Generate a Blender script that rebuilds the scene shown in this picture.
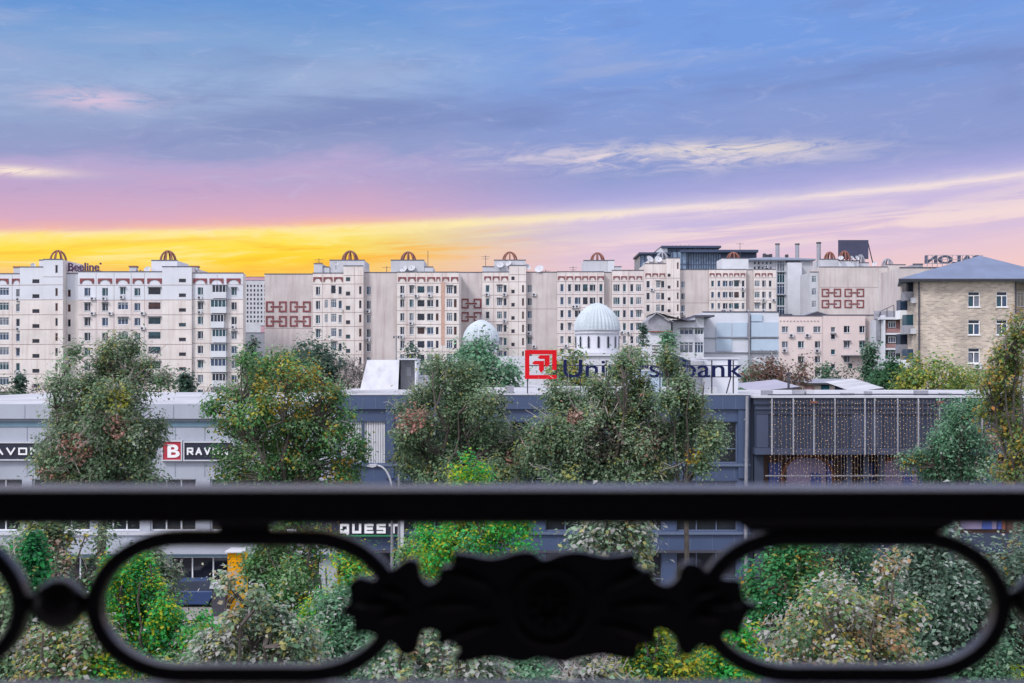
import bpy, bmesh, math, random
import numpy as np
from mathutils import Vector

random.seed(7)
R = math.radians
F = 1300.0          # focal length in pixels of a 1024 px wide picture
H = 12.5            # eye height above the street
HOR = 370.0         # horizon row

for o in list(bpy.data.objects): bpy.data.objects.remove(o)
scene = bpy.context.scene
C = scene.collection

# ------------------------------------------------------------------ camera
cam_d = bpy.data.cameras.new('camera'); cam = bpy.data.objects.new('camera', cam_d); C.objects.link(cam)
cam.location = (0, 0, H); cam.rotation_euler = (R(90), 0, 0)
cam_d.sensor_width = 36; cam_d.lens = 36 * F / 1024; cam_d.shift_y = (HOR - 341.5) / 1024 * 1.0
cam_d.clip_start = 0.05; cam_d.clip_end = 9000
cam_d.dof.use_dof = True; cam_d.dof.focus_distance = 160; cam_d.dof.aperture_fstop = 5.0
scene.camera = cam

# ------------------------------------------------------------------ view
scene.view_settings.view_transform = 'Standard'; scene.view_settings.look = 'None'
scene.view_settings.gamma = 1; scene.view_settings.exposure = 0.25
scene.view_settings.use_curve_mapping = False

def lin(c):
    return tuple(((v / 12.92) if v <= 0.04045 else ((v + 0.055) / 1.055) ** 2.4) for v in c[:3])

# ------------------------------------------------------------------ world: a sunset cloud sky by direction
FILL_EL, FILL_AZ = R(44), R(222)      # added soft fill light from behind the viewer's left shoulder (azimuth from +Y, clockwise)
W = bpy.data.worlds.new('World'); scene.world = W; W.use_nodes = True
nt = W.node_tree; nt.nodes.clear()
def nd(t, **k):
    n = nt.nodes.new(t)
    for a, b in k.items(): setattr(n, a, b)
    return n
def m(op, a, b=None, c=None, clamp=False):
    n = nd('ShaderNodeMath', operation=op, use_clamp=clamp)
    for i, v in enumerate((a, b, c)):
        if v is None: continue
        if isinstance(v, (int, float)): n.inputs[i].default_value = v
        else: nt.links.new(v, n.inputs[i])
    return n.outputs[0]
def comb(x, y, z=0.0):
    n = nd('ShaderNodeCombineXYZ')
    for i, v in enumerate((x, y, z)):
        if isinstance(v, (int, float)): n.inputs[i].default_value = v
        else: nt.links.new(v, n.inputs[i])
    return n.outputs[0]
def wnoise(vec, scale, detail=5, rough=0.55, dist=0.0):
    n = nd('ShaderNodeTexNoise'); nt.links.new(vec, n.inputs['Vector'])
    n.inputs['Scale'].default_value = scale; n.inputs['Detail'].default_value = detail
    n.inputs['Roughness'].default_value = rough; n.inputs['Distortion'].default_value = dist
    return n.outputs[0]
def ramp(fac, stops, interp='LINEAR'):
    n = nd('ShaderNodeValToRGB'); nt.links.new(fac, n.inputs[0]); cr = n.color_ramp; cr.interpolation = interp
    while len(cr.elements) > 1: cr.elements.remove(cr.elements[-1])
    cr.elements[0].position = stops[0][0]; cr.elements[0].color = (*lin(stops[0][1]), 1)
    for p, c in stops[1:]:
        e = cr.elements.new(p); e.color = (*lin(c), 1)
    return n.outputs[0]
def mixc(f, a, b):
    n = nd('ShaderNodeMix', data_type='RGBA')
    if isinstance(f, (int, float)): n.inputs[0].default_value = f
    else: nt.links.new(f, n.inputs[0])
    for i, v in ((6, a), (7, b)):
        if isinstance(v, tuple): n.inputs[i].default_value = (*lin(v), 1)
        else: nt.links.new(v, n.inputs[i])
    return n.outputs[2]
def sstep(v, a, b):
    n = nd('ShaderNodeMapRange', interpolation_type='SMOOTHSTEP'); nt.links.new(v, n.inputs[0])
    n.inputs[1].default_value = a; n.inputs[2].default_value = b
    return n.outputs[0]
def gauss(v, c, w):
    d = m('DIVIDE', m('SUBTRACT', v, c), w)
    return m('EXPONENT', m('MULTIPLY', m('MULTIPLY', d, d), -1.0))

tc = nd('ShaderNodeTexCoord'); sx = nd('ShaderNodeSeparateXYZ'); nt.links.new(tc.outputs['Generated'], sx.inputs[0])
dx, dy, dz = sx.outputs
hyp = m('MAXIMUM', m('SQRT', m('ADD', m('MULTIPLY', dx, dx), m('MULTIPLY', dy, dy))), 0.001)
v = m('DIVIDE', dz, hyp)
a = m('ARCTAN2', dx, dy)
vb = m('ADD', m('ADD', m('MULTIPLY', a, 0.058), m('MULTIPLY', m('MULTIPLY', a, a), 0.018)), 0.1175)     # the tilted lower edge of the cloud deck
e0 = m('SUBTRACT', v, vb)
n1 = wnoise(comb(m('MULTIPLY', a, 4.0), m('MULTIPLY', v, 15.0), 3.1), 1.7, 7, 0.62, 0.5)
n2 = wnoise(comb(m('MULTIPLY', a, 6.0), m('MULTIPLY', e0, 85.0), 8.2), 1.0, 7, 0.65, 0.5)
n3 = wnoise(comb(m('MULTIPLY', a, 2.2), m('MULTIPLY', m('SUBTRACT', v, m('MULTIPLY', a, .10)), 12.0), 9.5), 1.9, 5, 0.55, 0.35)
n4 = wnoise(comb(m('MULTIPLY', a, 14.0), m('MULTIPLY', e0, 60.0), 1.5), 1.6, 8, 0.7, 0.8)
hi = sstep(e0, .004, .05)
e = m('ADD', e0, m('ADD', m('MULTIPLY', m('MULTIPLY', m('SUBTRACT', n1, 0.5), 0.060), hi), m('MULTIPLY', m('SUBTRACT', n4, 0.5), 0.011)))
sf = m('DIVIDE', m('ADD', e, .15), 0.4, clamp=True)
left = ramp(sf, [(.10, (.98, .66, .50)), (.25, (1, .74, .40)), (.29, (1, .80, .34)), (.32, (1, .85, .22)), (.35, (1, .89, .34)), (.370, (1, .90, .52)),
                 (.379, (.95, .72, .68)), (.40, (.86, .68, .77)), (.45, (.77, .66, .80)), (.492, (.71, .66, .82)), (.522, (.59, .62, .79)), (.60, (.54, .61, .78)),
                 (.66, (.55, .66, .83)), (.73, (.51, .65, .84)), (.80, (.42, .60, .84)), (.95, (.42, .62, .87))])
right = ramp(sf, [(.0, (.98, .76, .68)), (.15, (.98, .80, .74)), (.22, (.95, .80, .80)), (.28, (.87, .77, .86)), (.31, (.89, .78, .85)), (.335, (.80, .74, .88)), (.355, (.84, .77, .88)), (.370, (.95, .88, .88)),
                 (.378, (.78, .75, .88)), (.40, (.66, .66, .86)), (.44, (.57, .62, .82)), (.56, (.52, .61, .83)), (.65, (.47, .62, .88)), (.85, (.45, .62, .89))])
sky = mixc(sstep(a, -0.17, 0.09), left, right)
veil = m('MULTIPLY', sstep(n3, .50, .72), sstep(e0, .05, .09))
sky = mixc(m('MULTIPLY', veil, .6), sky, (.64, .69, .84))
veil2 = m('MULTIPLY', sstep(n3, .48, .30), sstep(e0, .03, .07))
sky = mixc(m('MULTIPLY', veil2, .55), sky, (.46, .53, .74))
d1 = m('MULTIPLY', m('MULTIPLY', gauss(m('SUBTRACT', v, m('MULTIPLY', m('ADD', a, .39), .10)), .195, .020), sstep(a, .05, -.1)), sstep(n1, .36, .62))
sky = mixc(m('MULTIPLY', d1, .55), sky, (.68, .75, .88))
# fibrous streaks along the deck edge
lo1 = m('MULTIPLY', m('MULTIPLY', sstep(n2, .48, .64), sstep(a, 0.10, -.12)), gauss(e0, -.016, .014))
sky = mixc(m('MULTIPLY', lo1, .8), sky, (1, .95, .66))
lo2 = m('MULTIPLY', m('MULTIPLY', sstep(n2, .49, .36), sstep(a, 0.10, -.12)), gauss(e0, -.022, .018))
sky = mixc(m('MULTIPLY', lo2, .7), sky, (1, .70, .24))
pk = m('MULTIPLY', sstep(a, -.22, -.36), sstep(e0, -.012, -.04))
sky = mixc(m('MULTIPLY', pk, .75), sky, (.98, .76, .62))
edge = m('MULTIPLY', m('MULTIPLY', gauss(e, -.001, .0035), sstep(n4, .38, .58)), m('SUBTRACT', 1.0, m('MULTIPLY', sstep(a, -.05, .25), .65)))
sky = mixc(m('MULTIPLY', edge, .7), sky, mixc(sstep(a, -.05, .2), (1, .93, .68), (.99, .91, .87)))
r1 = m('MULTIPLY', m('MULTIPLY', sstep(n2, .46, .60), sstep(a, .0, .14)), gauss(e0, -.026, .014))
sky = mixc(m('MULTIPLY', r1, .6), sky, (.99, .90, .86))
r2 = m('MULTIPLY', m('MULTIPLY', sstep(n2, .52, .40), sstep(a, .0, .14)), gauss(e0, -.016, .020))
sky = mixc(m('MULTIPLY', r2, .65), sky, (.77, .73, .88))
c1 = m('MULTIPLY', m('MULTIPLY', gauss(v, .163, .010), gauss(a, .115, .12)), sstep(n4, .40, .66))
sky = mixc(m('MULTIPLY', c1, .8), sky, (.98, .90, .88))
c1b = m('MULTIPLY', m('MULTIPLY', gauss(v, .168, .005), gauss(a, .17, .07)), sstep(n4, .36, .50))
sky = mixc(m('MULTIPLY', c1b, .6), sky, (1, .93, .84))
c3 = m('MULTIPLY', m('MULTIPLY', gauss(v, .198, .0075), gauss(a, -.312, .038)), sstep(n4, .38, .55))
sky = mixc(m('MULTIPLY', c3, .8), sky, (.88, .77, .86))
c5 = m('MULTIPLY', m('MULTIPLY', gauss(v, .143, .0035), gauss(a, -.37, .04)), sstep(n4, .36, .5))
sky = mixc(m('MULTIPLY', c5, .9), sky, (1, .93, .86))
c6 = m('MULTIPLY', sstep(n4, .52, .70), sstep(e0, .0, .03))
sky = mixc(m('MULTIPLY', c6, .12), sky, (.86, .84, .93))
c7 = m('MULTIPLY', sstep(n4, .46, .30), sstep(e0, .0, .03))
sky = mixc(m('MULTIPLY', c7, .14), sky, (.42, .48, .72))
# behind and high overhead, the cool cloud deck is brightened to light the facades
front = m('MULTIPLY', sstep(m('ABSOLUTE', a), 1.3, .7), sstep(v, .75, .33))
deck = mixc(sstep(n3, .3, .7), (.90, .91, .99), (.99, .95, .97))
nis = nd('ShaderNodeTexSky', sky_type='NISHITA'); nis.sun_disc = False
nis.sun_elevation = FILL_EL; nis.sun_rotation = FILL_AZ; nis.altitude = 400; nis.dust_density = 2.0
bg_n = nd('ShaderNodeBackground'); nt.links.new(nis.outputs[0], bg_n.inputs[0])
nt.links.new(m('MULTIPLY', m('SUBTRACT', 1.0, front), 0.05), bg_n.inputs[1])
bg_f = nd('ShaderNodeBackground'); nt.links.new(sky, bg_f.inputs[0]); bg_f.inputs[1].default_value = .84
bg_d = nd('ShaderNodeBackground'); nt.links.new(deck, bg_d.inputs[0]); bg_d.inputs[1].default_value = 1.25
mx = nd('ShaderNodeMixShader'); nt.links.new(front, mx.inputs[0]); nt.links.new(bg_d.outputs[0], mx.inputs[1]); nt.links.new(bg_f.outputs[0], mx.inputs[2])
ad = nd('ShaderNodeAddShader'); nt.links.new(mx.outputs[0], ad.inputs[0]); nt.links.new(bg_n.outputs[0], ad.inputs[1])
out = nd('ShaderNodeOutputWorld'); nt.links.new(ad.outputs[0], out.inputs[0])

sl = bpy.data.lights.new('facade_fill', 'SUN'); facade_fill = bpy.data.objects.new('facade_fill', sl); C.objects.link(facade_fill)
sl.energy = 2.0; sl.angle = R(12); sl.color = (1, .96, .92)  # added lamp lighting the facades; the setting sun itself lies ahead, behind cloud
sd = Vector((math.sin(FILL_AZ) * math.cos(FILL_EL), math.cos(FILL_AZ) * math.cos(FILL_EL), math.sin(FILL_EL)))
facade_fill.rotation_euler = sd.to_track_quat('Z', 'Y').to_euler()

# ------------------------------------------------------------------ materials
def X(px, Y): return (px - 512) / F * Y
def Z(py, Y): return H - (py - HOR) / F * Y
MATS = {}
def mat(name, col, rough=.7, var=.12, scale=.6, stain=0, stain_col=(.25, .2, .18), spec=.4, metal=0, bump=0, fine=0, srgb=False, bands=0):
    """noise-varied surface: broad blotches, optional vertical run-off stains, optional fine grain"""
    if name in MATS: return MATS[name]
    if srgb: col = lin(col)
    if name not in ('bright_yellow_cloth', 'tree_bark', 'pale_twig'): col = tuple(v_ * .86 for v_ in col)
    M = bpy.data.materials.new(name); M.use_nodes = True; T = M.node_tree; N = T.nodes; L = T.links
    b = N['Principled BSDF']; b.inputs['Roughness'].default_value = rough; b.inputs['Metallic'].default_value = metal
    b.inputs['Specular IOR Level'].default_value = spec
    g = N.new('ShaderNodeNewGeometry')
    n = N.new('ShaderNodeTexNoise'); n.inputs['Scale'].default_value = scale; n.inputs['Detail'].default_value = 6
    L.new(g.outputs['Position'], n.inputs['Vector'])
    def mr(src, a0, a1, b0, b1):
        q = N.new('ShaderNodeMapRange'); L.new(src, q.inputs[0])
        for i, vv in enumerate((a0, a1, b0, b1)): q.inputs[i + 1].default_value = vv
        return q.outputs[0]
    def scalec(c, f):
        q = N.new('ShaderNodeVectorMath'); q.operation = 'SCALE'
        if isinstance(c, tuple): q.inputs[0].default_value = c
        else: L.new(c, q.inputs[0])
        L.new(f, q.inputs[3]); return q.outputs[0]
    c = scalec(tuple(col), mr(n.outputs[0], .3, .7, 1 - var, 1 + var))
    if fine:
        n4 = N.new('ShaderNodeTexNoise'); n4.inputs['Scale'].default_value = fine; n4.inputs['Detail'].default_value = 3
        L.new(g.outputs['Position'], n4.inputs['Vector']); c = scalec(c, mr(n4.outputs[0], .3, .7, 1 - var, 1 + var))
    if stain:
        mp = N.new('ShaderNodeMapping'); mp.inputs['Scale'].default_value = (1.3, 1.3, .09); L.new(g.outputs['Position'], mp.inputs[0])
        n5 = N.new('ShaderNodeTexNoise'); n5.inputs['Scale'].default_value = 1; n5.inputs['Detail'].default_value = 5; n5.inputs['Roughness'].default_value = .65
        L.new(mp.outputs[0], n5.inputs['Vector'])
        mxx = N.new('ShaderNodeMix'); mxx.data_type = 'RGBA'; L.new(mr(n5.outputs[0], .48, .72, 0, stain), mxx.inputs[0])
        L.new(c, mxx.inputs[6]); mxx.inputs[7].default_value = (*stain_col, 1); c = mxx.outputs[2]
    L.new(c, b.inputs['Base Color'])
    if bump:
        bp = N.new('ShaderNodeBump'); bp.inputs['Strength'].default_value = bump; L.new(n.outputs[0], bp.inputs['Height']); L.new(bp.outputs[0], b.inputs['Normal'])
    MATS[name] = M; return M

cream = mat('panel_plaster_cream', (.67, .635, .625), .85, .10, .3, .65, (.42, .33, .31), .2)
cream2 = mat('panel_plaster_rose', (.645, .605, .605), .85, .10, .3, .65, (.38, .29, .30), .2)
paleb = mat('whitewashed_panel', (.62, .65, .72), .85, .06, .25, .25, (.42, .42, .48), .2)
beige = mat('blank_wall_beige', (.54, .50, .50), .85, .10, .3, .7, (.33, .26, .26), .2)
seam = mat('panel_joint', (.30, .23, .23), .9, .2, 1)
brownr = mat('maroon_relief_paint', (.20, .055, .065), .8, .15, .6, .2, (.3, .2, .2))
white = mat('white_paint', (.58, .61, .67), .6, .06, .5, .2, (.5, .5, .55))
whitefr = mat('white_window_frame', (.70, .74, .80), .5, .04, 1)
greyw = mat('grey_render', (.48, .50, .55), .8, .1, .4, .5, (.33, .33, .38))
darkroof = mat('dark_roof_edge', (.09, .09, .13), .7, .2, 1)
tarroof = mat('tar_roofing', (.30, .30, .34), .9, .2, .5)
steel = mat('grey_steel', (.30, .31, .36), .45, .15, 2, metal=.4)
rust = mat('rusty_arch_metal', (.22, .09, .07), .7, .25, 2)
dkmetal = mat('dark_metal', (.05, .05, .07), .5, .2, 2)
acw = mat('air_conditioner_shell', (.55, .57, .62), .6, .1, 2)
def glass(name, col, rough=.12, spec=.28): return mat(name, col, rough, .35, 1.2, spec=spec)
g_dark = glass('window_glass_dark', (.012, .02, .04))
g_teal = glass('window_glass_teal', (.014, .06, .085))
g_blue = glass('window_glass_blue', (.03, .06, .12))
g_cur = glass('window_glass_curtained', (.13, .15, .19), .3)
g_brown = glass('window_glass_brown', (.06, .025, .025))
GL = [g_dark, g_teal, g_blue, g_dark, g_cur, g_dark]

# ------------------------------------------------------------------ mesh helpers
class MB:
    def __init__(s): s.v = []; s.f = []; s.mi = []; s.ms = []
    def _m(s, mt):
        if mt not in s.ms: s.ms.append(mt)
        return s.ms.index(mt)
    def face(s, pts, mt):
        b = len(s.v); s.v += [tuple(p) for p in pts]; s.f.append(tuple(range(b, b + len(pts)))); s.mi.append(s._m(mt))
    def box(s, x0, x1, y0, y1, z0, z1, mt):
        if x0 > x1: x0, x1 = x1, x0
        if y0 > y1: y0, y1 = y1, y0
        if z0 > z1: z0, z1 = z1, z0
        b = len(s.v)
        s.v += [(x0, y0, z0), (x1, y0, z0), (x1, y1, z0), (x0, y1, z0), (x0, y0, z1), (x1, y0, z1), (x1, y1, z1), (x0, y1, z1)]
        k = s._m(mt)
        for q in ((0, 1, 5, 4), (1, 2, 6, 5), (2, 3, 7, 6), (3, 0, 4, 7), (4, 5, 6, 7), (3, 2, 1, 0)):
            s.f.append(tuple(b + i for i in q)); s.mi.append(k)
    def tube(s, pts, rads, mt, n=6, cap=True):
        pts = [Vector(p) for p in pts]
        if isinstance(rads, (int, float)): rads = [rads] * len(pts)
        k = s._m(mt); base = len(s.v); prev = None
        for i, p in enumerate(pts):
            d = (pts[min(i + 1, len(pts) - 1)] - pts[max(i - 1, 0)]).normalized()
            u = d.cross(Vector((0, 0, 1)) if abs(d.z) < .95 else Vector((0, 1, 0))).normalized()
            if prev is not None:
                u = (prev - d * prev.dot(d))
                u = u.normalized() if u.length > 1e-6 else d.orthogonal().normalized()
            prev = u; w = d.cross(u)
            for j in range(n):
                t = 2 * math.pi * j / n
                s.v.append(tuple(p + (u * math.cos(t) + w * math.sin(t)) * rads[i]))
        for i in range(len(pts) - 1):
            for j in range(n):
                a0 = base + i * n + j; a1 = base + i * n + (j + 1) % n
                s.f.append((a0, a1, a1 + n, a0 + n)); s.mi.append(k)
        if cap:
            s.f.append(tuple(base + j for j in range(n))[::-1]); s.mi.append(k)
            e = base + (len(pts) - 1) * n; s.f.append(tuple(e + j for j in range(n))); s.mi.append(k)
    def lathe(s, cx, cy, prof, mt, n=24, flute=0, nf=0, a0=0, a1=2 * math.pi):
        k = s._m(mt); base = len(s.v)
        for (r, z) in prof:
            for j in range(n):
                t = 2 * math.pi * j / n
                rr = r * (1 + (flute * (1 if j % 2 else -1) if nf else 0))
                s.v.append((cx + rr * math.cos(t), cy + rr * math.sin(t), z))
        for i in range(len(prof) - 1):
            for j in range(n):
                p = base + i * n + j; q = base + i * n + (j + 1) % n
                s.f.append((p, q, q + n, p + n)); s.mi.append(k)
        e = base + (len(prof) - 1) * n; s.f.append(tuple(e + j for j in range(n))); s.mi.append(k)
        s.f.append(tuple(base + j for j in range(n))[::-1]); s.mi.append(k)
    def prism(s, poly, y0, y1, mt):
        """polygon given as (x, z), extruded from y0 to y1"""
        k = s._m(mt); b = len(s.v); n = len(poly)
        s.v += [(x, y0, z) for x, z in poly] + [(x, y1, z) for x, z in poly]
        s.f.append(tuple(range(b, b + n))); s.mi.append(k); s.f.append(tuple(range(b + n, b + 2 * n))[::-1]); s.mi.append(k)
        for i in range(n):
            j = (i + 1) % n; s.f.append((b + i, b + n + i, b + n + j, b + j)); s.mi.append(k)
    def wall(s, x0, x1, z0, z1, y, holes, mt, depth=.25, rmat=None):
        """front wall facing -Y at y with real openings and their reveals; holes = (x0,x1,z0,z1)"""
        holes = [(max(a, x0 + .01), min(b, x1 - .01), max(c, z0 + .01), min(d, z1 - .01)) for a, b, c, d in holes if b > x0 and a < x1 and d > z0 and c < z1]
        zs = sorted({z0, z1, *[h[2] for h in holes], *[h[3] for h in holes]})
        for za, zb in zip(zs, zs[1:]):
            if zb - za < 1e-4: continue
            zc = (za + zb) / 2; hs = sorted([(h[0], h[1]) for h in holes if h[2] < zc < h[3]])
            x = x0
            for ha, hb in hs + [(x1, x1)]:
                if ha > x + 1e-4: s.face([(x, y, za), (ha, y, za), (ha, y, zb), (x, y, zb)], mt)
                x = max(x, hb)
        rm = rmat or mt
        for a, b, c, d in holes:
            Y2 = y + depth
            s.face([(a, y, c), (a, y, d), (a, Y2, d), (a, Y2, c)], rm); s.face([(b, y, c), (b, Y2, c), (b, Y2, d), (b, y, d)], rm)
            s.face([(a, y, d), (b, y, d), (b, Y2, d), (a, Y2, d)], rm); s.face([(a, y, c), (a, Y2, c), (b, Y2, c), (b, y, c)], rm)
    def mesh(s, name, smooth=False):
        me = bpy.data.meshes.new(name); me.from_pydata(s.v, [], s.f)
        for q in s.ms: me.materials.append(q)
        me.polygons.foreach_set('material_index', s.mi)
        if smooth: me.polygons.foreach_set('use_smooth', [True] * len(s.f))
        me.update(); return me
    def build(s, name, parent=None, smooth=False):
        o = bpy.data.objects.new(name, s.mesh(name, smooth)); C.objects.link(o)
        if parent: o.parent = parent; o.location = -world_loc(parent)
        return o
def world_loc(o):
    p = Vector((0, 0, 0))
    while o: p += Vector(o.location); o = o.parent
    return p
def tag(o, label, cat=None, group=None, kind=None):
    o['label'] = label
    if cat: o['category'] = cat
    if group: o['group'] = group
    if kind: o['kind'] = kind
    return o
def thing(name, label, cat, loc=(0, 0, 0), group=None):
    o = bpy.data.objects.new(name, None); C.objects.link(o); o.location = loc; o.empty_display_size = .5
    return tag(o, label, cat, group)
def put(name, me, loc, parent):
    o = bpy.data.objects.new(name, me); C.objects.link(o); o.parent = parent; o.location = Vector(loc) - world_loc(parent); return o
def struct(name, mb, label):
    o = mb.build(name); o['kind'] = 'structure'; o['label'] = label; return o

# ------------------------------------------------------------------ ground
asph = mat('asphalt', (.05, .052, .058), .9, .2, .4, fine=14)
pave = mat('pavement_slabs', (.26, .25, .25), .9, .15, .5, fine=8)
soil = mat('dry_grass_soil', (.06, .075, .04), .95, .35, .5, fine=9)
kerbm = mat('kerb_stone', (.38, .38, .38), .85, .12, 1)
paint = mat('road_paint', (.7, .7, .68), .7, .1, 2)
b = MB(); b.face([(-4000, -300, 0), (4000, -300, 0), (4000, 8000, 0), (-4000, 8000, 0)], soil); struct('ground', b, 'dry grassy earth spreading under the trees and blocks')
b = MB(); b.face([(-150, 53, .004), (150, 53, .004), (150, 64, .004), (-150, 64, .004)], asph); struct('road', b, 'asphalt street in front of the shopping row')
b = MB()
for i in range(-30, 30): b.face([(i * 5, 58.4, .008), (i * 5 + 2.4, 58.4, .008), (i * 5 + 2.4, 58.55, .008), (i * 5, 58.55, .008)], paint)
struct('road_marking', b, 'broken white centre line painted on the street')
b = MB(); b.box(-150, 150, 64, 64.25, 0, .13, kerbm); b.box(-150, 150, 52.75, 53, 0, .13, kerbm); struct('kerb', b, 'pale stone kerbs along both sides of the street')
b = MB(); b.box(-150, 150, 64.25, 72.5, 0, .12, pave); struct('pavement', b, 'paved strip in front of the shops')

# ------------------------------------------------------------------ windows
WC = {}
def win_mesh(kind, w, h, g):
    key = (kind, round(w, 1), round(h, 1), g.name)
    if key in WC: return WC[key]
    b = MB(); w = round(w, 1); h = round(h, 1); x, z = w / 2, h / 2
    t = .07 if kind != 'glazed' else .08
    yg = .14
    b.face([(-x, yg, -z), (x, yg, -z), (x, yg, z), (-x, yg, z)], g)
    fr = whitefr if kind != 'slit' else seam
    b.box(-x, x, .08, .135, z - t, z, fr); b.box(-x, x, .08, .135, -z, -z + t, fr)
    b.box(-x, -x + t, .08, .135, -z + t, z - t, fr); b.box(x - t, x, .08, .135, -z + t, z - t, fr)
    if kind == 'win' and w > .8:
        b.box(x * .15, x * .15 + t, .07, .135, -z + t, z - t, fr)
        if w > 1.3: b.box(-x * .5, -x * .5 + t, .07, .135, -z + t, z - t, fr)
    if kind == 'glazed':
        k = max(3, int(w / .55))
        for i in range(1, k): xx = -x + w * i / k; b.box(xx - .035, xx + .035, .07, .135, -z + t, z - t, fr)
        b.box(-x, x, .07, .134, z * .5, z * .5 + .06, fr)
    if kind == 'win': b.box(-x - .06, x + .06, -.10, .079, -z - .06, -z, white)      # sill
    if kind == 'loggia':
        for i in range(0, int(w / .22)): xx = -x + .1 + i * .22; b.box(xx, xx + .03, -.06, -.03, -z, -z * .1, dkmetal)
        b.box(-x, x, -.06, -.02, -z * .1, -z * .1 + .05, dkmetal)
    WC[key] = b.mesh('window'); return WC[key]
ACM = None
def ac_mesh():
    global ACM
    if ACM is None:
        b = MB(); b.box(-.42, .42, -.38, -.05, -.3, .3, acw)
        b.tube([(-.08, -.385, 0), (-.08, -.40, 0)], .24, dkmetal, 12)
        b.box(-.4, .4, -.05, 0, -.36, -.31, dkmetal)
        ACM = b.mesh('air_conditioner')
    return ACM
def awn_mesh(w):
    key = ('awn', round(w, 1))
    if key not in WC:
        b = MB(); x = round(w, 1) / 2; b.prism([(-x, 0), (x, 0), (x, .06), (-x, .06)], -.5, 0, steel); WC[key] = b.mesh('awning')
    return WC[key]

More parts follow.
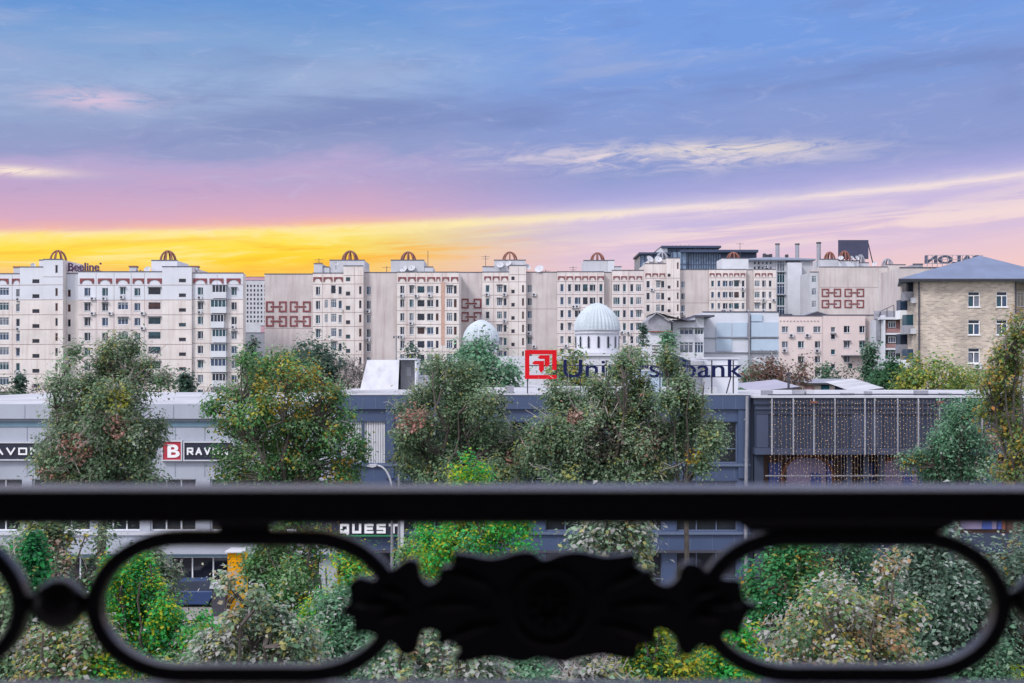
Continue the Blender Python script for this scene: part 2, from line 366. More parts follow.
class Block:
    """one far building: facades measured at distance Y, walls with real openings"""
    def __init__(s, name, label, Y, group=None, cat='apartment block'):
        s.Y = Y; s.t = thing(name, label, cat, (0, Y, 0), group); s.k = 0; s.rng = random.Random(hash(label) % 9999 if False else sum(map(ord, label)))
        s.masses = []
    def px(s, p): return X(p, s.Y)
    def pz(s, p): return Z(p, s.Y)
    def mass(s, p0, p1, ptop, depth, mt, cols=(), dy=0, pbot=None, split=None, mt2=None, seams=None, part='wall', cap=True):
        """cols = (cx, w, h, [rows], kind)"""
        Y = s.Y + dy; x0, x1 = s.px(p0), s.px(p1); z1 = s.pz(ptop); z0 = 0 if pbot is None else s.pz(pbot)
        b = MB(); holes = []; jobs = []
        for (cx, w, h, rows, kind) in cols:
            for r in rows:
                ww, hh = w / F * s.Y * 1.1, h / F * s.Y * 1.05
                kk, gg = kind, None
                hx0, hx1 = s.px(cx) - ww / 2, s.px(cx) + ww / 2; hz0, hz1 = s.pz(r) - hh / 2, s.pz(r) + hh / 2
                if hz0 < z0 + .2 or hz1 > z1 - .1: continue
                holes.append((hx0, hx1, hz0, hz1)); jobs.append(((hx0 + hx1) / 2, (hz0 + hz1) / 2, ww, hh, kk))
        if split is not None:
            zs = s.pz(split)
            b.wall(x0, x1, zs, z1, Y, holes, mt, .2); b.wall(x0, x1, z0, zs, Y, holes, mt2 or mt, .2)
        else: b.wall(x0, x1, z0, z1, Y, holes, mt, .2)
        Yb = Y + depth
        b.face([(x0, Y, z0), (x0, Y, z1), (x0, Yb, z1), (x0, Yb, z0)], mt2 or mt); b.face([(x1, Y, z0), (x1, Yb, z0), (x1, Yb, z1), (x1, Y, z1)], mt2 or mt)
        b.face([(x0, Yb, z0), (x0, Yb, z1), (x1, Yb, z1), (x1, Yb, z0)], mt); b.face([(x0, Y, z1), (x1, Y, z1), (x1, Yb, z1), (x0, Yb, z1)], tarroof)
        if cap: b.box(x0 - .05, x1 + .05, Y - .08, Y + .3, z1 + .002, z1 + .16, darkroof)
        cs = sorted((c_[0], c_[1]) for c_ in cols)
        for (ca, wa_), (cb_, wb_) in zip(cs, cs[1:]):
            if cb_ - ca - (wa_ + wb_) / 2 > 3.5 and seams:
                xm_ = s.px((ca + wa_ / 2 + cb_ - wb_ / 2) / 2); b.box(xm_ - .03, xm_ + .03, Y - .015, Y + .02, z0, z1 - .2, seam)
        for sm in seams or ():
            zz = s.pz(sm)
            xs = [x0] + [q for hh in sorted(holes) if hh[2] < zz + .1 and hh[3] > zz for q in hh[:2]] + [x1]
            for q in range(0, len(xs) - 1, 2):
                if xs[q + 1] > xs[q]: b.box(xs[q], xs[q + 1], Y - .02, Y + .02, zz, zz + .10, seam)
        b.build(part, s.t)
        for (x, z, ww, hh, kk) in jobs:
            g = s.rng.choice(GL)
            nm = 'window'
            if kk == 'slit': g = s.rng.choice([g_dark, g_brown])
            if kk == 'dark': g = s.rng.choice([g_dark, g_dark, g_teal]); kk = 'slit'
            if kk == 'glazed': g = s.rng.choice([g_teal, g_blue, g_cur])
            if kk == 'loggia': g = s.rng.choice([g_dark, g_brown, g_teal]); nm = 'loggia'
            put(nm, win_mesh(kk, ww, hh, g), (x, Y + .03, z), s.t)
            if kk == 'win' and s.rng.random() < .34: put('air_conditioner', ac_mesh(), (x + s.rng.choice([-.1, ww / 2 + .5]), Y - .01, z - hh / 2 - .5), s.t)
            if kk == 'win' and s.rng.random() < .12: put('awning', awn_mesh(ww + .2), (x, Y - .01, z + hh / 2 + .08), s.t)
            if kk in ('loggia', 'glazed') and s.rng.random() < .4: put('awning', awn_mesh(ww + .3), (x, Y - .01, z + hh / 2 + .08), s.t)
    def frieze(s, arches, p0, p1, dy=0):
        b = MB(); Y = s.Y + dy; za, zb = s.pz(p1), s.pz(p0)
        for (a0, a1) in arches:
            xa, xb = s.px(a0), s.px(a1); cx = (xa + xb) / 2; r = (xb - xa) / 2 * .76; n = 10
            arc = [(cx + r * math.cos(math.pi * i / n), za + (zb - za) * .74 * math.sin(math.pi * i / n)) for i in range(n + 1)]
            poly = [(xb, za), (xb, zb), (xa, zb), (xa, za)] + arc[::-1]
            for i in range(n):          # spandrel as a strip between the arch curve and the flat top
                p, q = arc[i], arc[i + 1]
                b.prism([(p[0], p[1]), (p[0], zb), (q[0], zb), (q[0], q[1])], Y - .12, Y + .01, brownr)
            for (e0, e1) in ((xa, cx - r), (cx + r, xb)): b.prism([(e0, za), (e1, za), (e1, zb), (e0, zb)], Y - .12, Y + .01, brownr)
        b.build('arch_frieze', s.t)
    def meander(s, p0, p1, q0, q1, dy=0):
        b = MB(); Y = s.Y + dy; xa, xb, zt, zb = s.px(p0), s.px(p1), s.pz(q0), s.pz(q1)
        w, h = xb - xa, zt - zb; t = .10 * h * 1.5
        def bar(u0, u1, v0, v1): b.box(xa + u0 * w, xa + u1 * w, Y - .12, Y + .01, zb + v0 * h, zb + v1 * h, brownr)
        tv = t / h; tu = t / w
        for mir in (0, 1):
            def br(u0, u1, v0, v1):
                if mir: u0, u1 = 1 - u1, 1 - u0
                bar(u0, u1, v0, v1)
            br(0, tu, 0, 1); br(tu, .38, 1 - tv, 1); br(tu, .38, 0, tv)
            br(.38 - tu, .38, 1 - tv * 2.4, 1 - tv); br(.38 - tu, .38, tv, tv * 2.4)
        bar(.22, .78, .5 - tv / 2, .5 + tv / 2)
        b.build('relief_ornament', s.t)
    def cage(s, cx, base, top, r, dy=2, mt=None):
        """half-dome of bent arches on a stair tower"""
        b = MB(); x = s.px(cx); Y = s.Y + dy; z0 = s.pz(base); rr = r / F * s.Y; hh = s.pz(top) - z0
        for k in range(4):
            ang = math.pi * k / 4; pts = []
            for i in range(13):
                t = math.pi * i / 12; pts.append((x + rr * math.cos(t) * math.cos(ang), Y + rr * math.cos(t) * math.sin(ang), z0 + hh * math.sin(t)))
            b.tube(pts, .17, mt or rust, 5)
        b.tube([(x + rr * math.cos(2 * math.pi * i / 16), Y + rr * math.sin(2 * math.pi * i / 16), z0 + .1) for i in range(17)], .12, mt or rust, 5)
        b.build('dome_frame', s.t)
    def pot(s, p0, p1, top, base, dy=2, mt=None):
        b = MB(); x0, x1 = s.px(p0), s.px(p1); Y = s.Y + dy
        b.box(x0, x1, Y, Y + (x1 - x0), s.pz(base) - .3, s.pz(top) - .25, mt or greyw); b.box(x0 - .12, x1 + .12, Y - .12, Y + (x1 - x0) + .12, s.pz(top) - .25, s.pz(top), rust)
        b.build('chimney', s.t)
    def antenna(s, p, base, top, dy=2, bars=2):
        b = MB(); x = s.px(p); Y = s.Y + dy; z0, z1 = s.pz(base) - .3, s.pz(top)
        b.tube([(x, Y, z0), (x, Y, z1)], .06, dkmetal, 5)
        for i in range(bars): zz = z1 - .3 - i * .5; b.box(x - .9 + i * .2, x + .9 - i * .2, Y - .03, Y + .03, zz, zz + .06, dkmetal)
        b.build('antenna', s.t)
    def dish(s, p, py, dy=.8, r=.7):
        b = MB(); x = s.px(p); Y = s.Y + dy; z = s.pz(py); n = 12
        c = Vector((x, Y, z)); ax = Vector((s.rng.uniform(-.6, .6), -.7, .55)).normalized(); u = ax.orthogonal().normalized(); w = ax.cross(u)
        ring = lambda rr, d: [c + ax * d + (u * math.cos(2 * math.pi * i / n) + w * math.sin(2 * math.pi * i / n)) * rr for i in range(n)]
        r0, r1, r2 = ring(r, .22), ring(r * .6, .07), ring(.05, 0)
        for A, B in ((r0, r1), (r1, r2)):
            for i in range(n): b.face([A[i], A[(i + 1) % n], B[(i + 1) % n], B[i]], greyw)
        b.tube([c, c + ax * .7], .03, dkmetal, 4); b.tube([c, (x, Y, z - 1.1)], .05, dkmetal, 5)
        b.build('satellite_dish', s.t)
    def balcony(s, p0, p1, top, bot, glz=True, dy=0, out=.9):
        b = MB(); x0, x1 = s.px(p0), s.px(p1); z1, z0 = s.pz(top), s.pz(bot); Y = s.Y + dy
        zm = z0 + (z1 - z0) * .48
        b.box(x0, x1, Y - out, Y + .01, z0, zm, white)
        b.box(x0 - .1, x1 + .1, Y - out - .1, Y + .01, z1, z1 + .14, steel)
        if glz:
            gg = s.rng.choice([g_teal, g_blue, g_dark])
            b.box(x0 + .05, x1 - .05, Y - out + .06, Y - .01, zm + .002, z1 - .002, gg)
            k = max(3, int((x1 - x0) / .6))
            for i in range(k + 1): xx = x0 + (x1 - x0 - .09) * i / k; b.box(xx, xx + .09, Y - out, Y - out + .055, zm + .001, z1 - .001, whitefr)
        b.build('balcony', s.t)

def rows(y0, p, n): return [y0 + p * i for i in range(n)]
APT = 'panel apartment blocks along the skyline'
# ---- A: pale block at the left
A = Block('apartment_block', 'nine storey pale panel block at the left edge, under the Beeline letters', 250, APT)
r8 = rows(293, 14.8, 8)
A.mass(-60, 21, 274, 14, paleb, [(-2, 20, 7.5, rows(291.5, 14.9, 8), 'glazed'), (19, 5.5, 7.5, r8, 'win'), (-30, 6, 7.5, r8, 'win'), (-45, 6, 7.5, r8, 'win')], split=300, mt2=cream, seams=rows(285.5, 14.8, 8))
A.mass(21.1, 45.5, 267.5, 13, paleb, [(37, 6.5, 3.8, rows(281.5, 14.9, 8), 'dark')], dy=-.6, split=300, mt2=cream, seams=rows(285.5, 14.8, 8))
A.mass(45.6, 65, 260.2, 12, paleb, [(58.7, 2.2, 7.5, [269.5] + rows(292.5, 14.9, 7), 'slit')], dy=-1.2, split=300, mt2=cream, seams=[277.5] + rows(285.5, 14.8, 8))
A.mass(38.5, 45.4, 260.2, 8, paleb, dy=.4, pbot=267)
A.mass(65.1, 78, 273.5, 12, paleb, [(67.6, 2.6, 7, rows(293, 14.9, 7), 'slit')], dy=.9, split=300, mt2=cream)
A.mass(78.1, 163, 272.0, 14, paleb, [(87.3, 5.6, 7.8, rows(292, 14.9, 8), 'win'), (105, 5.6, 7.8, rows(292, 14.9, 8), 'win'), (122.8, 5, 7, [291], 'win'), (123, 9.5, 7, rows(306, 14.9, 7), 'glazed'),
       (137.3, 5.5, 7.5, rows(292, 14.9, 8), 'win'), (154.5, 11.5, 7, rows(291, 14.8, 8), 'loggia')], split=300, mt2=cream2, seams=rows(285.5, 14.8, 8))
A.mass(163.1, 192.5, 267.2, 13, paleb, [(183.2, 6.4, 3.6, rows(280.8, 14.7, 8), 'dark')], dy=-.6, split=300, mt2=cream, seams=rows(285.5, 14.8, 8))
A.mass(148.5, 174.5, 259.8, 9, paleb, [(162, 2.2, 6, [269], 'slit')], dy=2.0, pbot=273)
A.mass(192.6, 243, 273.3, 2.5, paleb, [(200.4, 5.2, 7.5, rows(291.2, 14.6, 8), 'win'), (234, 5, 7.5, rows(291.5, 14.6, 8), 'win')], split=299.5, mt2=cream, seams=rows(285, 14.6, 8))
for i in range(8): A.balcony(211.5 if i % 3 else 213, 227 if i != 2 else 225, 285.5 + 14.7 * i, 298.5 + 14.7 * i, True)
A.frieze([(-4, 8.6), (12, 20.8)], 278.6, 284); A.frieze([(80, 94), (98, 112), (116, 129.5), (132.7, 144), (147.3, 161.8)], 278.4, 283.6); A.frieze([(193.3, 207), (209.5, 223.5), (226.6, 240.6)], 278.4, 283.6)
A.cage(51, 260, 248.8, 8.2, 4); A.cage(161.2, 259.6, 248.6, 8, 5)
A.pot(9.6, 16, 265.5, 274); A.pot(126.3, 133, 265, 272); A.pot(187.5, 195, 265, 268)
A.antenna(137.5, 272, 268.5, bars=1); A.dish(146.5, 269.5); A.dish(31.5, 265.5, r=.5)
# ---- S1..S5: the long stepped row
S1 = Block('apartment_block', 'block with four maroon maze reliefs, just right of the gap with the distant tower', 262, APT)
S1.mass(264.6, 313, 274.3, 13, beige, seams=[328.5])
S1.mass(313.1, 331, 273.5, 13, cream, [(318.2, 4, 8, rows(291, 14.2, 8), 'win'), (326.5, 3, 8, [304, 318.5], 'glazed')], dy=-.3, seams=rows(284.5, 14.1, 8))
S1.mass(331.1, 344, 273.5, 13, cream, [(333.6, 4.6, 8, [289.5], 'loggia'), (334, 5, 8, [303.5, 318, 332.5, 346], 'glazed'), (340.4, 3, 7.5, rows(290.5, 14.2, 7), 'win')], dy=-.3, seams=rows(284.5, 14.1, 8))
S1.mass(344.1, 363.8, 266.5, 12, cream, [(348.6, 4, 4, rows(279.6, 14.3, 8), 'dark'), (360.8, 2.2, 7.6, [268.8 + 2] + rows(290.5, 14.1, 7), 'slit')], dy=-.9, seams=[276] + rows(284.5, 14.1, 8))
S1.mass(328.6, 363.6, 259.8, 9, greyw, dy=1.5, pbot=274); S1.mass(313.3, 321.8, 263.6, 6, greyw, dy=.8, pbot=274); S1.mass(321.9, 328.5, 266.8, 6, greyw, dy=1.2, pbot=274)
for q0 in (301.3, 315.8):
    S1.meander(266, 286.8, q0, q0 + 10.8); S1.meander(289.8, 310.8, q0, q0 + 10.8)
S1.frieze([(313.5, 322), (323.6, 332.6), (334.2, 343)], 277.2, 281.8, -.3); S1.cage(347, 260, 248.8, 8.2, 5); S1.antenna(317.5, 263.5, 257.5); S1.antenna(385.3, 273, 265, 3, 1)
S1.dish(336, 264, -.1, .5)
S2 = Block('apartment_block', 'beige block of the stepped row with a rust stain between its window bays', 262, APT)
S2.mass(363.9, 397, 272.6, 13, beige, [(368.3, 4, 8, rows(290.5, 14.2, 8), 'win')], dy=.6)
rr = rows(289.6, 13.7, 8)
S2.mass(397.1, 459, 272.4, 13, cream, [(402.3, 4, 7.5, rr, 'win'), (411.6, 4, 7.5, rr, 'win'), (421, 6.6, 6.6, rr, 'loggia'), (430.2, 6, 6.8, rr, 'win'), (437.2, 2.5, 7, rr, 'slit'), (449.6, 5.2, 8, rr, 'glazed'), (455.3, 2.6, 8, rr, 'slit')], seams=rows(283.5, 13.7, 8))
b = MB(); rs = mat('rust_runoff', (.50, .33, .27), .9, .15, 1.5)
b.box(S2.px(441), S2.px(444.6), 261.94, 262.02, S2.pz(345), S2.pz(282), rs); b.build('stained_strip', S2.t)
S2.mass(390.2, 423.6, 259.8, 9, greyw, dy=1.5, pbot=273); S2.mass(423.7, 432.5, 266.6, 7, greyw, dy=1.6, pbot=273)
S2.frieze([(398.2, 406), (408, 415.6), (417.2, 425), (427.2, 435), (436.3, 440), (442.2, 449), (451, 458.2)], 277, 281.4)
S2.cage(406.3, 260, 249.8, 7.6, 5, ); S2.antenna(427, 267, 249.5, 3, 0); S2.dish(411, 268, 1.2, .8); S2.dish(403.5, 269, 1.2, .9)
S3 = Block('apartment_block', 'narrow block with two maroon maze reliefs, rising above the small white dome', 275, APT)
S3.mass(459.1, 482, 272.6, 13, beige)
S3.meander(461, 481.4, 298.6, 308.4); S3.meander(461, 481.4, 312, 321.6)
rr = rows(288.8, 13.2, 8)
S3.mass(482.1, 509, 272.4, 13, cream, [(487.6, 3.6, 6.8, rr, 'win'), (499.6, 4.6, 7, rr, 'glazed'), (505.2, 3, 7, rr, 'win')], dy=-.3, seams=rows(282.3, 13.2, 8))
S3.mass(509.1, 526, 266, 13, cream, [(513, 3.2, 3.6, rows(278.6, 13.2, 8), 'dark'), (523, 1.8, 7, [268.9] + rows(289, 13.2, 7), 'slit')], dy=-.8, seams=[275] + rows(282.3, 13.2, 8))
S3.mass(494, 525.8, 259.8, 8, greyw, dy=1.5, pbot=273); S3.mass(482.4, 493.9, 266.4, 7, greyw, dy=1.5, pbot=273)
S3.frieze([(484.2, 491), (492.6, 499.4), (501.2, 508)], 276.4, 280.4, -.3); S3.cage(509.8, 260, 250, 7.4, 5); S3.antenna(485.4, 266.4, 254.5, 2); S3.dish(500, 265, 1, .8); S3.dish(509, 263.5, 1, .7); S3.dish(527, 266.5, 2, .8)
S4 = Block('apartment_block', 'wide block with blank beige end bay, right behind the large white dome', 275, APT)
S4.mass(526.1, 557, 272.2, 13, beige, [(529.6, 4.2, 7, rows(288.5, 13, 7), 'win')], dy=.6, seams=[309])
rr = rows(287.8, 13, 9)
S4.mass(557.1, 604, 272, 13, cream2, [(562, 3.2, 7, rr, 'win'), (569.6, 3.2, 7, rr, 'win'), (577.6, 5.4, 6.6, rr, 'win'), (585.3, 4.6, 7, rr, 'loggia'), (592.6, 5.4, 6.4, rr, 'win'), (601, 3.2, 7, rr, 'win')], seams=rows(281.8, 13, 9))
S4.mass(604.1, 612, 272.2, 10, beige, dy=1.4)
S4.mass(612.1, 644, 270.5, 13, cream2, [(616.7, 6, 6.6, rr, 'win'), (624.6, 3, 7.4, rr, 'win'), (632, 3, 7.2, rr, 'win'), (638.8, 4.8, 6.6, rr, 'glazed')], dy=.3, seams=rows(281.5, 13, 9))
S4.frieze([(558, 565), (566.4, 573), (574.6, 581), (582.2, 588), (589.4, 595.6), (597.2, 603.8)], 276.2, 280); S4.frieze([(613.4, 619.8), (621.2, 627), (629, 634.8), (636.6, 642)], 276, 279.6, .3)
S4.mass(584, 608, 260, 8, greyw, dy=1.8, pbot=272.6); S4.mass(608.1, 614.8, 260, 7, white, dy=1.5, pbot=272.6); S4.mass(614.9, 622, 266.4, 7, greyw, dy=1.6, pbot=272.4)
S4.cage(599, 260.2, 250.8, 7, 5); S4.dish(539.5, 269, 1, 1.0); S4.antenna(573.5, 272, 265.5, 2, 3); S4.antenna(546, 272, 269, 2, 1)
S5 = Block('apartment_block', 'rightmost block of the stepped row, in front of the dark glass offices', 300, APT)
rr = rows(284.4, 11.9, 7)
S5.mass(644.6, 666, 264, 13, cream, [(648, 3.2, 6.4, rr, 'win'), (658, 3.6, 6.6, rr, 'glazed'), (662.6, 3, 6.4, rr, 'win')], dy=-.3, seams=rows(278.6, 11.9, 7))
S5.mass(666.1, 679.6, 258.6, 13, cream, [(668.7, 2.8, 3, rows(275.6, 11.8, 7), 'dark'), (677.4, 1.6, 6.4, [266] + rows(284.2, 11.9, 6), 'slit')], dy=-.8, seams=rows(278.6, 11.9, 7))
S5.mass(650, 666, 258.8, 8, cream, dy=1.5, pbot=266)
S5.mass(679.7, 709, 269.6, 13, beige, [(683.2, 3.6, 6.2, rr, 'win')], dy=.6, seams=[303])
rr = rows(283.6, 11.2, 7)
S5.mass(709.1, 746, 269.6, 13, cream, [(712.6, 2.6, 5.6, rr, 'win'), (719, 2.6, 5.6, rr, 'win'), (725.2, 4.6, 5.6, rr, 'win'), (731, 4, 5.4, rr, 'win'), (736.6, 4.8, 5.6, rr, 'loggia'), (743.2, 2.6, 6, rr, 'win')], seams=rows(278, 11.2, 7))
S5.mass(746.1, 754, 269.6, 10, beige, dy=1.2)
S5.mass(754.1, 776, 269.6, 13, cream, [(757.2, 4.8, 5.8, rr, 'glazed'), (764, 3.6, 6, rr, 'win'), (770.2, 2.6, 6, rr, 'win')], seams=rows(278, 11.2, 7))
S5.frieze([(645.2, 650.6), (652.2, 657.6), (659.2, 664.8)], 273.4, 277, -.3); S5.frieze([(709.6, 714.4), (716.2, 721), (723, 727.6), (729.4, 732.6), (734, 739), (740.6, 745)], 273.2, 276.6); S5.frieze([(755, 760), (761.6, 766), (767.6, 772.4)], 273.2, 276.6)
S5.mass(723.4, 750, 257.8, 8, white, dy=2, pbot=270)
S5.cage(664.5, 258.6, 250.5, 6, 5, steel); S5.cage(737, 258, 250.6, 6.5, 5, rust); S5.antenna(742.3, 258, 241.5, 3, 1)
S5.dish(650, 259, .8, .9); S5.dish(658.5, 259.5, .6, .9); S5.dish(646, 265, .6, .7)
for o_ in (): pass
# ---- right-hand block with four reliefs
S6 = Block('apartment_block', 'blank beige block with four maroon maze reliefs, under the dark roof billboard', 290, APT)
S6.mass(819.5, 887.6, 267.2, 13, beige, seams=[287.5])
S6.mass(887.7, 906, 264.8, 12, beige, dy=.3)
S6.mass(811, 819.4, 272, 10, greyw, [(814.8, 4, 6.5, rows(279, 12.5, 4), 'glazed')], dy=.8)
for q0 in (288.6, 299.8):
    S6.meander(821.6, 841, q0, q0 + 8.2); S6.meander(844.4, 864, q0, q0 + 8.2)
S6.mass(823, 841, 258.6, 7, greyw, dy=2.4, pbot=268); S6.mass(841.1, 861, 260.2, 8, white, dy=2, pbot=268); S6.mass(861.1, 872, 262, 7, greyw, dy=2.6, pbot=268)
S6.cage(834, 259, 250.5, 5.4, 4); S6.cage(849, 260.4, 249.5, 5.8, 4); S6.cage(866.5, 262, 253, 4.2, 5, steel); S6.cage(894, 265, 257, 5.6, 5, steel)
for q in (842, 853, 858, 876): S6.dish(q, 258 if q < 870 else 264, 1, .6)
# ---- rooftop billboard
t = thing('billboard', 'blank dark billboard standing on the roof of the block at the right', 'billboard', (X(852, 296), 296, 0))
b = MB(); b.box(X(838.4, 296), X(868.4, 296), 296, 296.3, Z(259, 296), Z(240, 296), mat('billboard_slate', (.045, .05, .10), .6, .15, .5)); b.build('panel', t)
b = MB(); b.tube([(X(868, 296), 296.4, Z(240.5, 296)), (X(878, 296), 300, Z(263, 296))], .12, dkmetal, 5)
for q in (842, 853, 864): b.tube([(X(q, 296), 296.5, Z(267.5, 296)), (X(q, 296), 296.5, Z(250, 296))], .15, dkmetal, 5)
b.build('support_frame', t)
# ---- dark glass offices
officeg = glass('office_curtain_glass', (.15, .22, .32), .4, .25)
officed = mat('office_dark_panel', (.035, .055, .11), .5, .15, .4)
O = Block('office_building', 'dark blue glass office building with flat overhanging roofs behind the stepped row', 350, None, 'office building')
def office_bay(p0, p1, top, bot, dy, nm=8):
    b = MB(); x0, x1 = O.px(p0), O.px(p1); Y = O.Y + dy; z0, z1 = O.pz(bot), O.pz(top)
    b.box(x0, x1, Y, Y + 18, z0, z1, officeg)
    for i in range(nm + 1): xx = x0 + (x1 - x0) * i / nm; b.box(xx - .12, xx + .12, Y - .12, Y - .003, z0, z1, officed)
    for i in range(1, 4): zz = z0 + (z1 - z0) * i / 4; b.box(x0, x1, Y - .09, Y - .002, zz - .1, zz + .1, officed)
    b.build('curtain_wall', O.t)
office_bay(642, 672, 253.5, 300, 4, 7); office_bay(671, 724, 245, 252, 10, 10); office_bay(672, 686, 252.6, 300, -1, 3); office_bay(686.1, 721, 253, 300, 0, 14)
b = MB()
b.box(O.px(640), O.px(671), O.Y + 2.5, O.Y + 20, O.pz(253.4), O.pz(251.4), officed)
b.box(O.px(665), O.px(726), O.Y + 8, O.Y + 30, O.pz(244.9), O.pz(242.8), officed)
b.box(O.px(680), O.px(757), O.Y - 2, O.Y + 7.9, O.pz(252.9), O.pz(250.4), officed)
b.box(O.px(721.1), O.px(757), O.Y + .5, O.Y + 12, O.pz(300), O.pz(253), officed); b.build('roof', O.t)
for q in (678, 682, 686, 691, 695): O.antenna(q, 243, 241 - (q % 3) * .4, 12, 0)
b = MB(); b.box(O.px(664), O.px(671.5), O.Y + 9, O.Y + 20, O.pz(252), O.pz(245), white); b.build('stair_head', O.t)
# ---- grey hip-roofed building with chimneys
slate = mat('slate_blue_roof', (.20, .24, .32), .6, .15, .5)
G = Block('grey_building', 'pale grey building with a low hip roof and two tall round chimneys', 320, None, 'building')
G.mass(748, 776, 259, 20, greyw, [(q, 2.4, 3, [263, 268], 'win') for q in (755, 759, 763, 767, 771)], dy=.3, cap=False)
G.mass(776.1, 786, 259, 20, greyw, [(781, 7, 10, rows(266, 11.5, 5), 'glazed')], dy=.1, cap=False)
G.mass(786.1, 800, 263, 22, white, dy=-2); G.mass(800.1, 812.8, 259, 20, greyw, [(801.8, 3, 8, rows(279, 11.5, 4), 'glazed')], dy=0, cap=False)
b = MB(); xa, xb = G.px(744), G.px(815); Y0, Y1 = G.Y - 1, G.Y + 24; ze, zr = G.pz(259), G.pz(253)
b.face([(xa, Y0, ze), (xb, Y0, ze), (xb - 9, G.Y + 11, zr), (xa + 9, G.Y + 11, zr)], slate); b.face([(xb, Y0, ze), (xb, Y1, ze), (xb - 9, G.Y + 11, zr)], slate)
b.face([(xa, Y1, ze), (xa, Y0, ze), (xa + 9, G.Y + 11, zr)], slate); b.face([(xb, Y1, ze), (xa, Y1, ze), (xa + 9, G.Y + 11, zr), (xb - 9, G.Y + 11, zr)], slate)
b.box(xa, xb, Y0, Y1, ze - .4, ze - .003, slate); b.build('roof', G.t)
for q in (783.3, 803.5): 
    b = MB(); b.tube([(G.px(q), G.Y + 7, G.pz(259)), (G.px(q), G.Y + 7, G.pz(242))], .5, steel, 12); b.tube([(G.px(q), G.Y + 7, G.pz(242)), (G.px(q), G.Y + 7, G.pz(240.8))], .62, dkmetal, 12); b.build('chimney', G.t)
for q in (770, 773, 776.5, 793): 
    b = MB(); b.box(G.px(q), G.px(q + 2.4), G.Y + 8, G.Y + 9.5, G.pz(256), G.pz(250.5 + (q % 2)), dkmetal); b.build('roof_vent', G.t)
b = MB(); b.tube([(S6.px(824), S6.Y + 5, S6.pz(268)), (S6.px(824), S6.Y + 5, S6.pz(241.5))], .48, steel, 12); b.tube([(S6.px(824), S6.Y + 5, S6.pz(241.5)), (S6.px(824), S6.Y + 5, S6.pz(240))], .58, dkmetal, 12); b.build('chimney', S6.t)
# ---- far tower in the gap
pinkr = mat('pink_far_roof', (.50, .30, .36), .8, .1, .5)
FT = Block('apartment_tower', 'distant white tower with a pink parapet seen in the gap between two blocks', 520, None, 'apartment tower')
FT.mass(238, 268, 280.5, 20, greyw, [(q, 1.6, 2.4, rows(286, 4.4, 9), 'dark') for q in (240, 244, 247.6, 251, 254.5, 258, 261.5, 265)])
FT.mass(238.2, 267.8, 277, 18, pinkr, dy=.5, pbot=280.4)
FL = Block('low_building', 'low grey workshop with a sheet roof at the bottom of the gap between two blocks', 330, None, 'building')
FL.mass(236, 272, 333, 20, steel); FL.mass(238, 270, 322, 14, pinkr, dy=30); FL.mass(240, 262, 347, 14, tarroof, dy=-25)
# ---- pale pink four-storey building
pinkw = mat('pale_pink_render', (.70, .61, .60), .85, .06, .3, .25, (.46, .36, .38), .2)
P = Block('pink_building', 'pale pink rendered building with rows of dark square windows, right of centre', 225, None, 'building')
P.mass(775.5, 822, 316.2, 14, pinkw, [(785, 6, 6, [329.5, 344.6], 'win'), (800.5, 7, 6, [329.5], 'win'), (801, 5.8, 6.4, [344.6, 359.5], 'win'), (817, 6.6, 6, [329.5], 'win'), (817.6, 5.2, 6.4, [344.6, 359.5, 373], 'win')])
P.mass(822.1, 865.5, 315.4, 14, pinkw, [(833.3, 4, 5, [329.6, 336.8, 352, 366.5], 'win'), (847, 5.6, 6.6, [329.3, 344.6, 359], 'win'), (863.2 - .8, 5.4, 6.6, [329.3, 344.6], 'win'), (850.5, 4, 5, [366], 'dark')], dy=.15)
P.mass(865.6, 880, 315.2, 10, beige, dy=1.2)
b = MB(); b.box(P.px(841), P.px(866), 223.6, 225.1, P.pz(356), P.pz(355), steel); b.build('balcony_slab', P.t)
b = MB()
for i in range(12): q = 780 + i * 3.4; b.box(P.px(q), P.px(q + 1.2), 224.9, 225.02, P.pz(321.4), P.pz(320.6), seam)
b.build('vent_row', P.t)
b = MB(); b.prism([(P.px(805), P.pz(314.9)), (P.px(834.5), P.pz(314.9)), (P.px(820), P.pz(310.4))], 227, 236, steel); b.prism([(P.px(808), P.pz(314.7)), (P.px(831), P.pz(314.7)), (P.px(820), P.pz(311.2))], 226.9, 226.99, dkmetal); b.build('attic_gable', P.t)
b = MB(); b.prism([(P.px(787), P.pz(316)), (P.px(797), P.pz(316)), (P.px(796), P.pz(313.2)), (P.px(788), P.pz(313.2))], 228, 231, dkmetal); b.build('roof_hatch', P.t)
# ---- white and ice-blue boxy building
iceb = mat('ice_blue_panel', (.42, .53, .66), .5, .05, .4, .15, (.3, .36, .45))
icew = mat('ice_white_panel', (.58, .62, .70), .6, .06, .4, .2, (.42, .45, .52))
Q = Block('boxy_building', 'windowless white building faced with ice blue panels behind the bank letters', 195, None, 'building')
Q.mass(702.8, 748.5, 312.4, 16, icew); Q.mass(748.6, 779, 312.4, 16, icew, dy=.2)
b = MB()
for p0, p1, q0, q1 in ((716, 731.5, 322.6, 336.8), (716, 731.5, 338.4, 351), (733, 747, 322.6, 336.8), (750.8, 778.5, 322.4, 336.8), (750.8, 778.5, 338.6, 350.6), (750.8, 762, 314.5, 321.4)):
    b.box(Q.px(p0), Q.px(p1), 194.85, 195.1, Q.pz(q1), Q.pz(q0), iceb)
b.build('blue_panel', Q.t)
b = MB()
for q in (337.4, 352.2): b.box(Q.px(703), Q.px(778.6), 194.7, 195.15, Q.pz(q + .5), Q.pz(q), steel)
b.box(Q.px(748), Q.px(749.2), 194.5, 195.05, 0, Q.pz(312), steel); b.build('trim_band', Q.t)
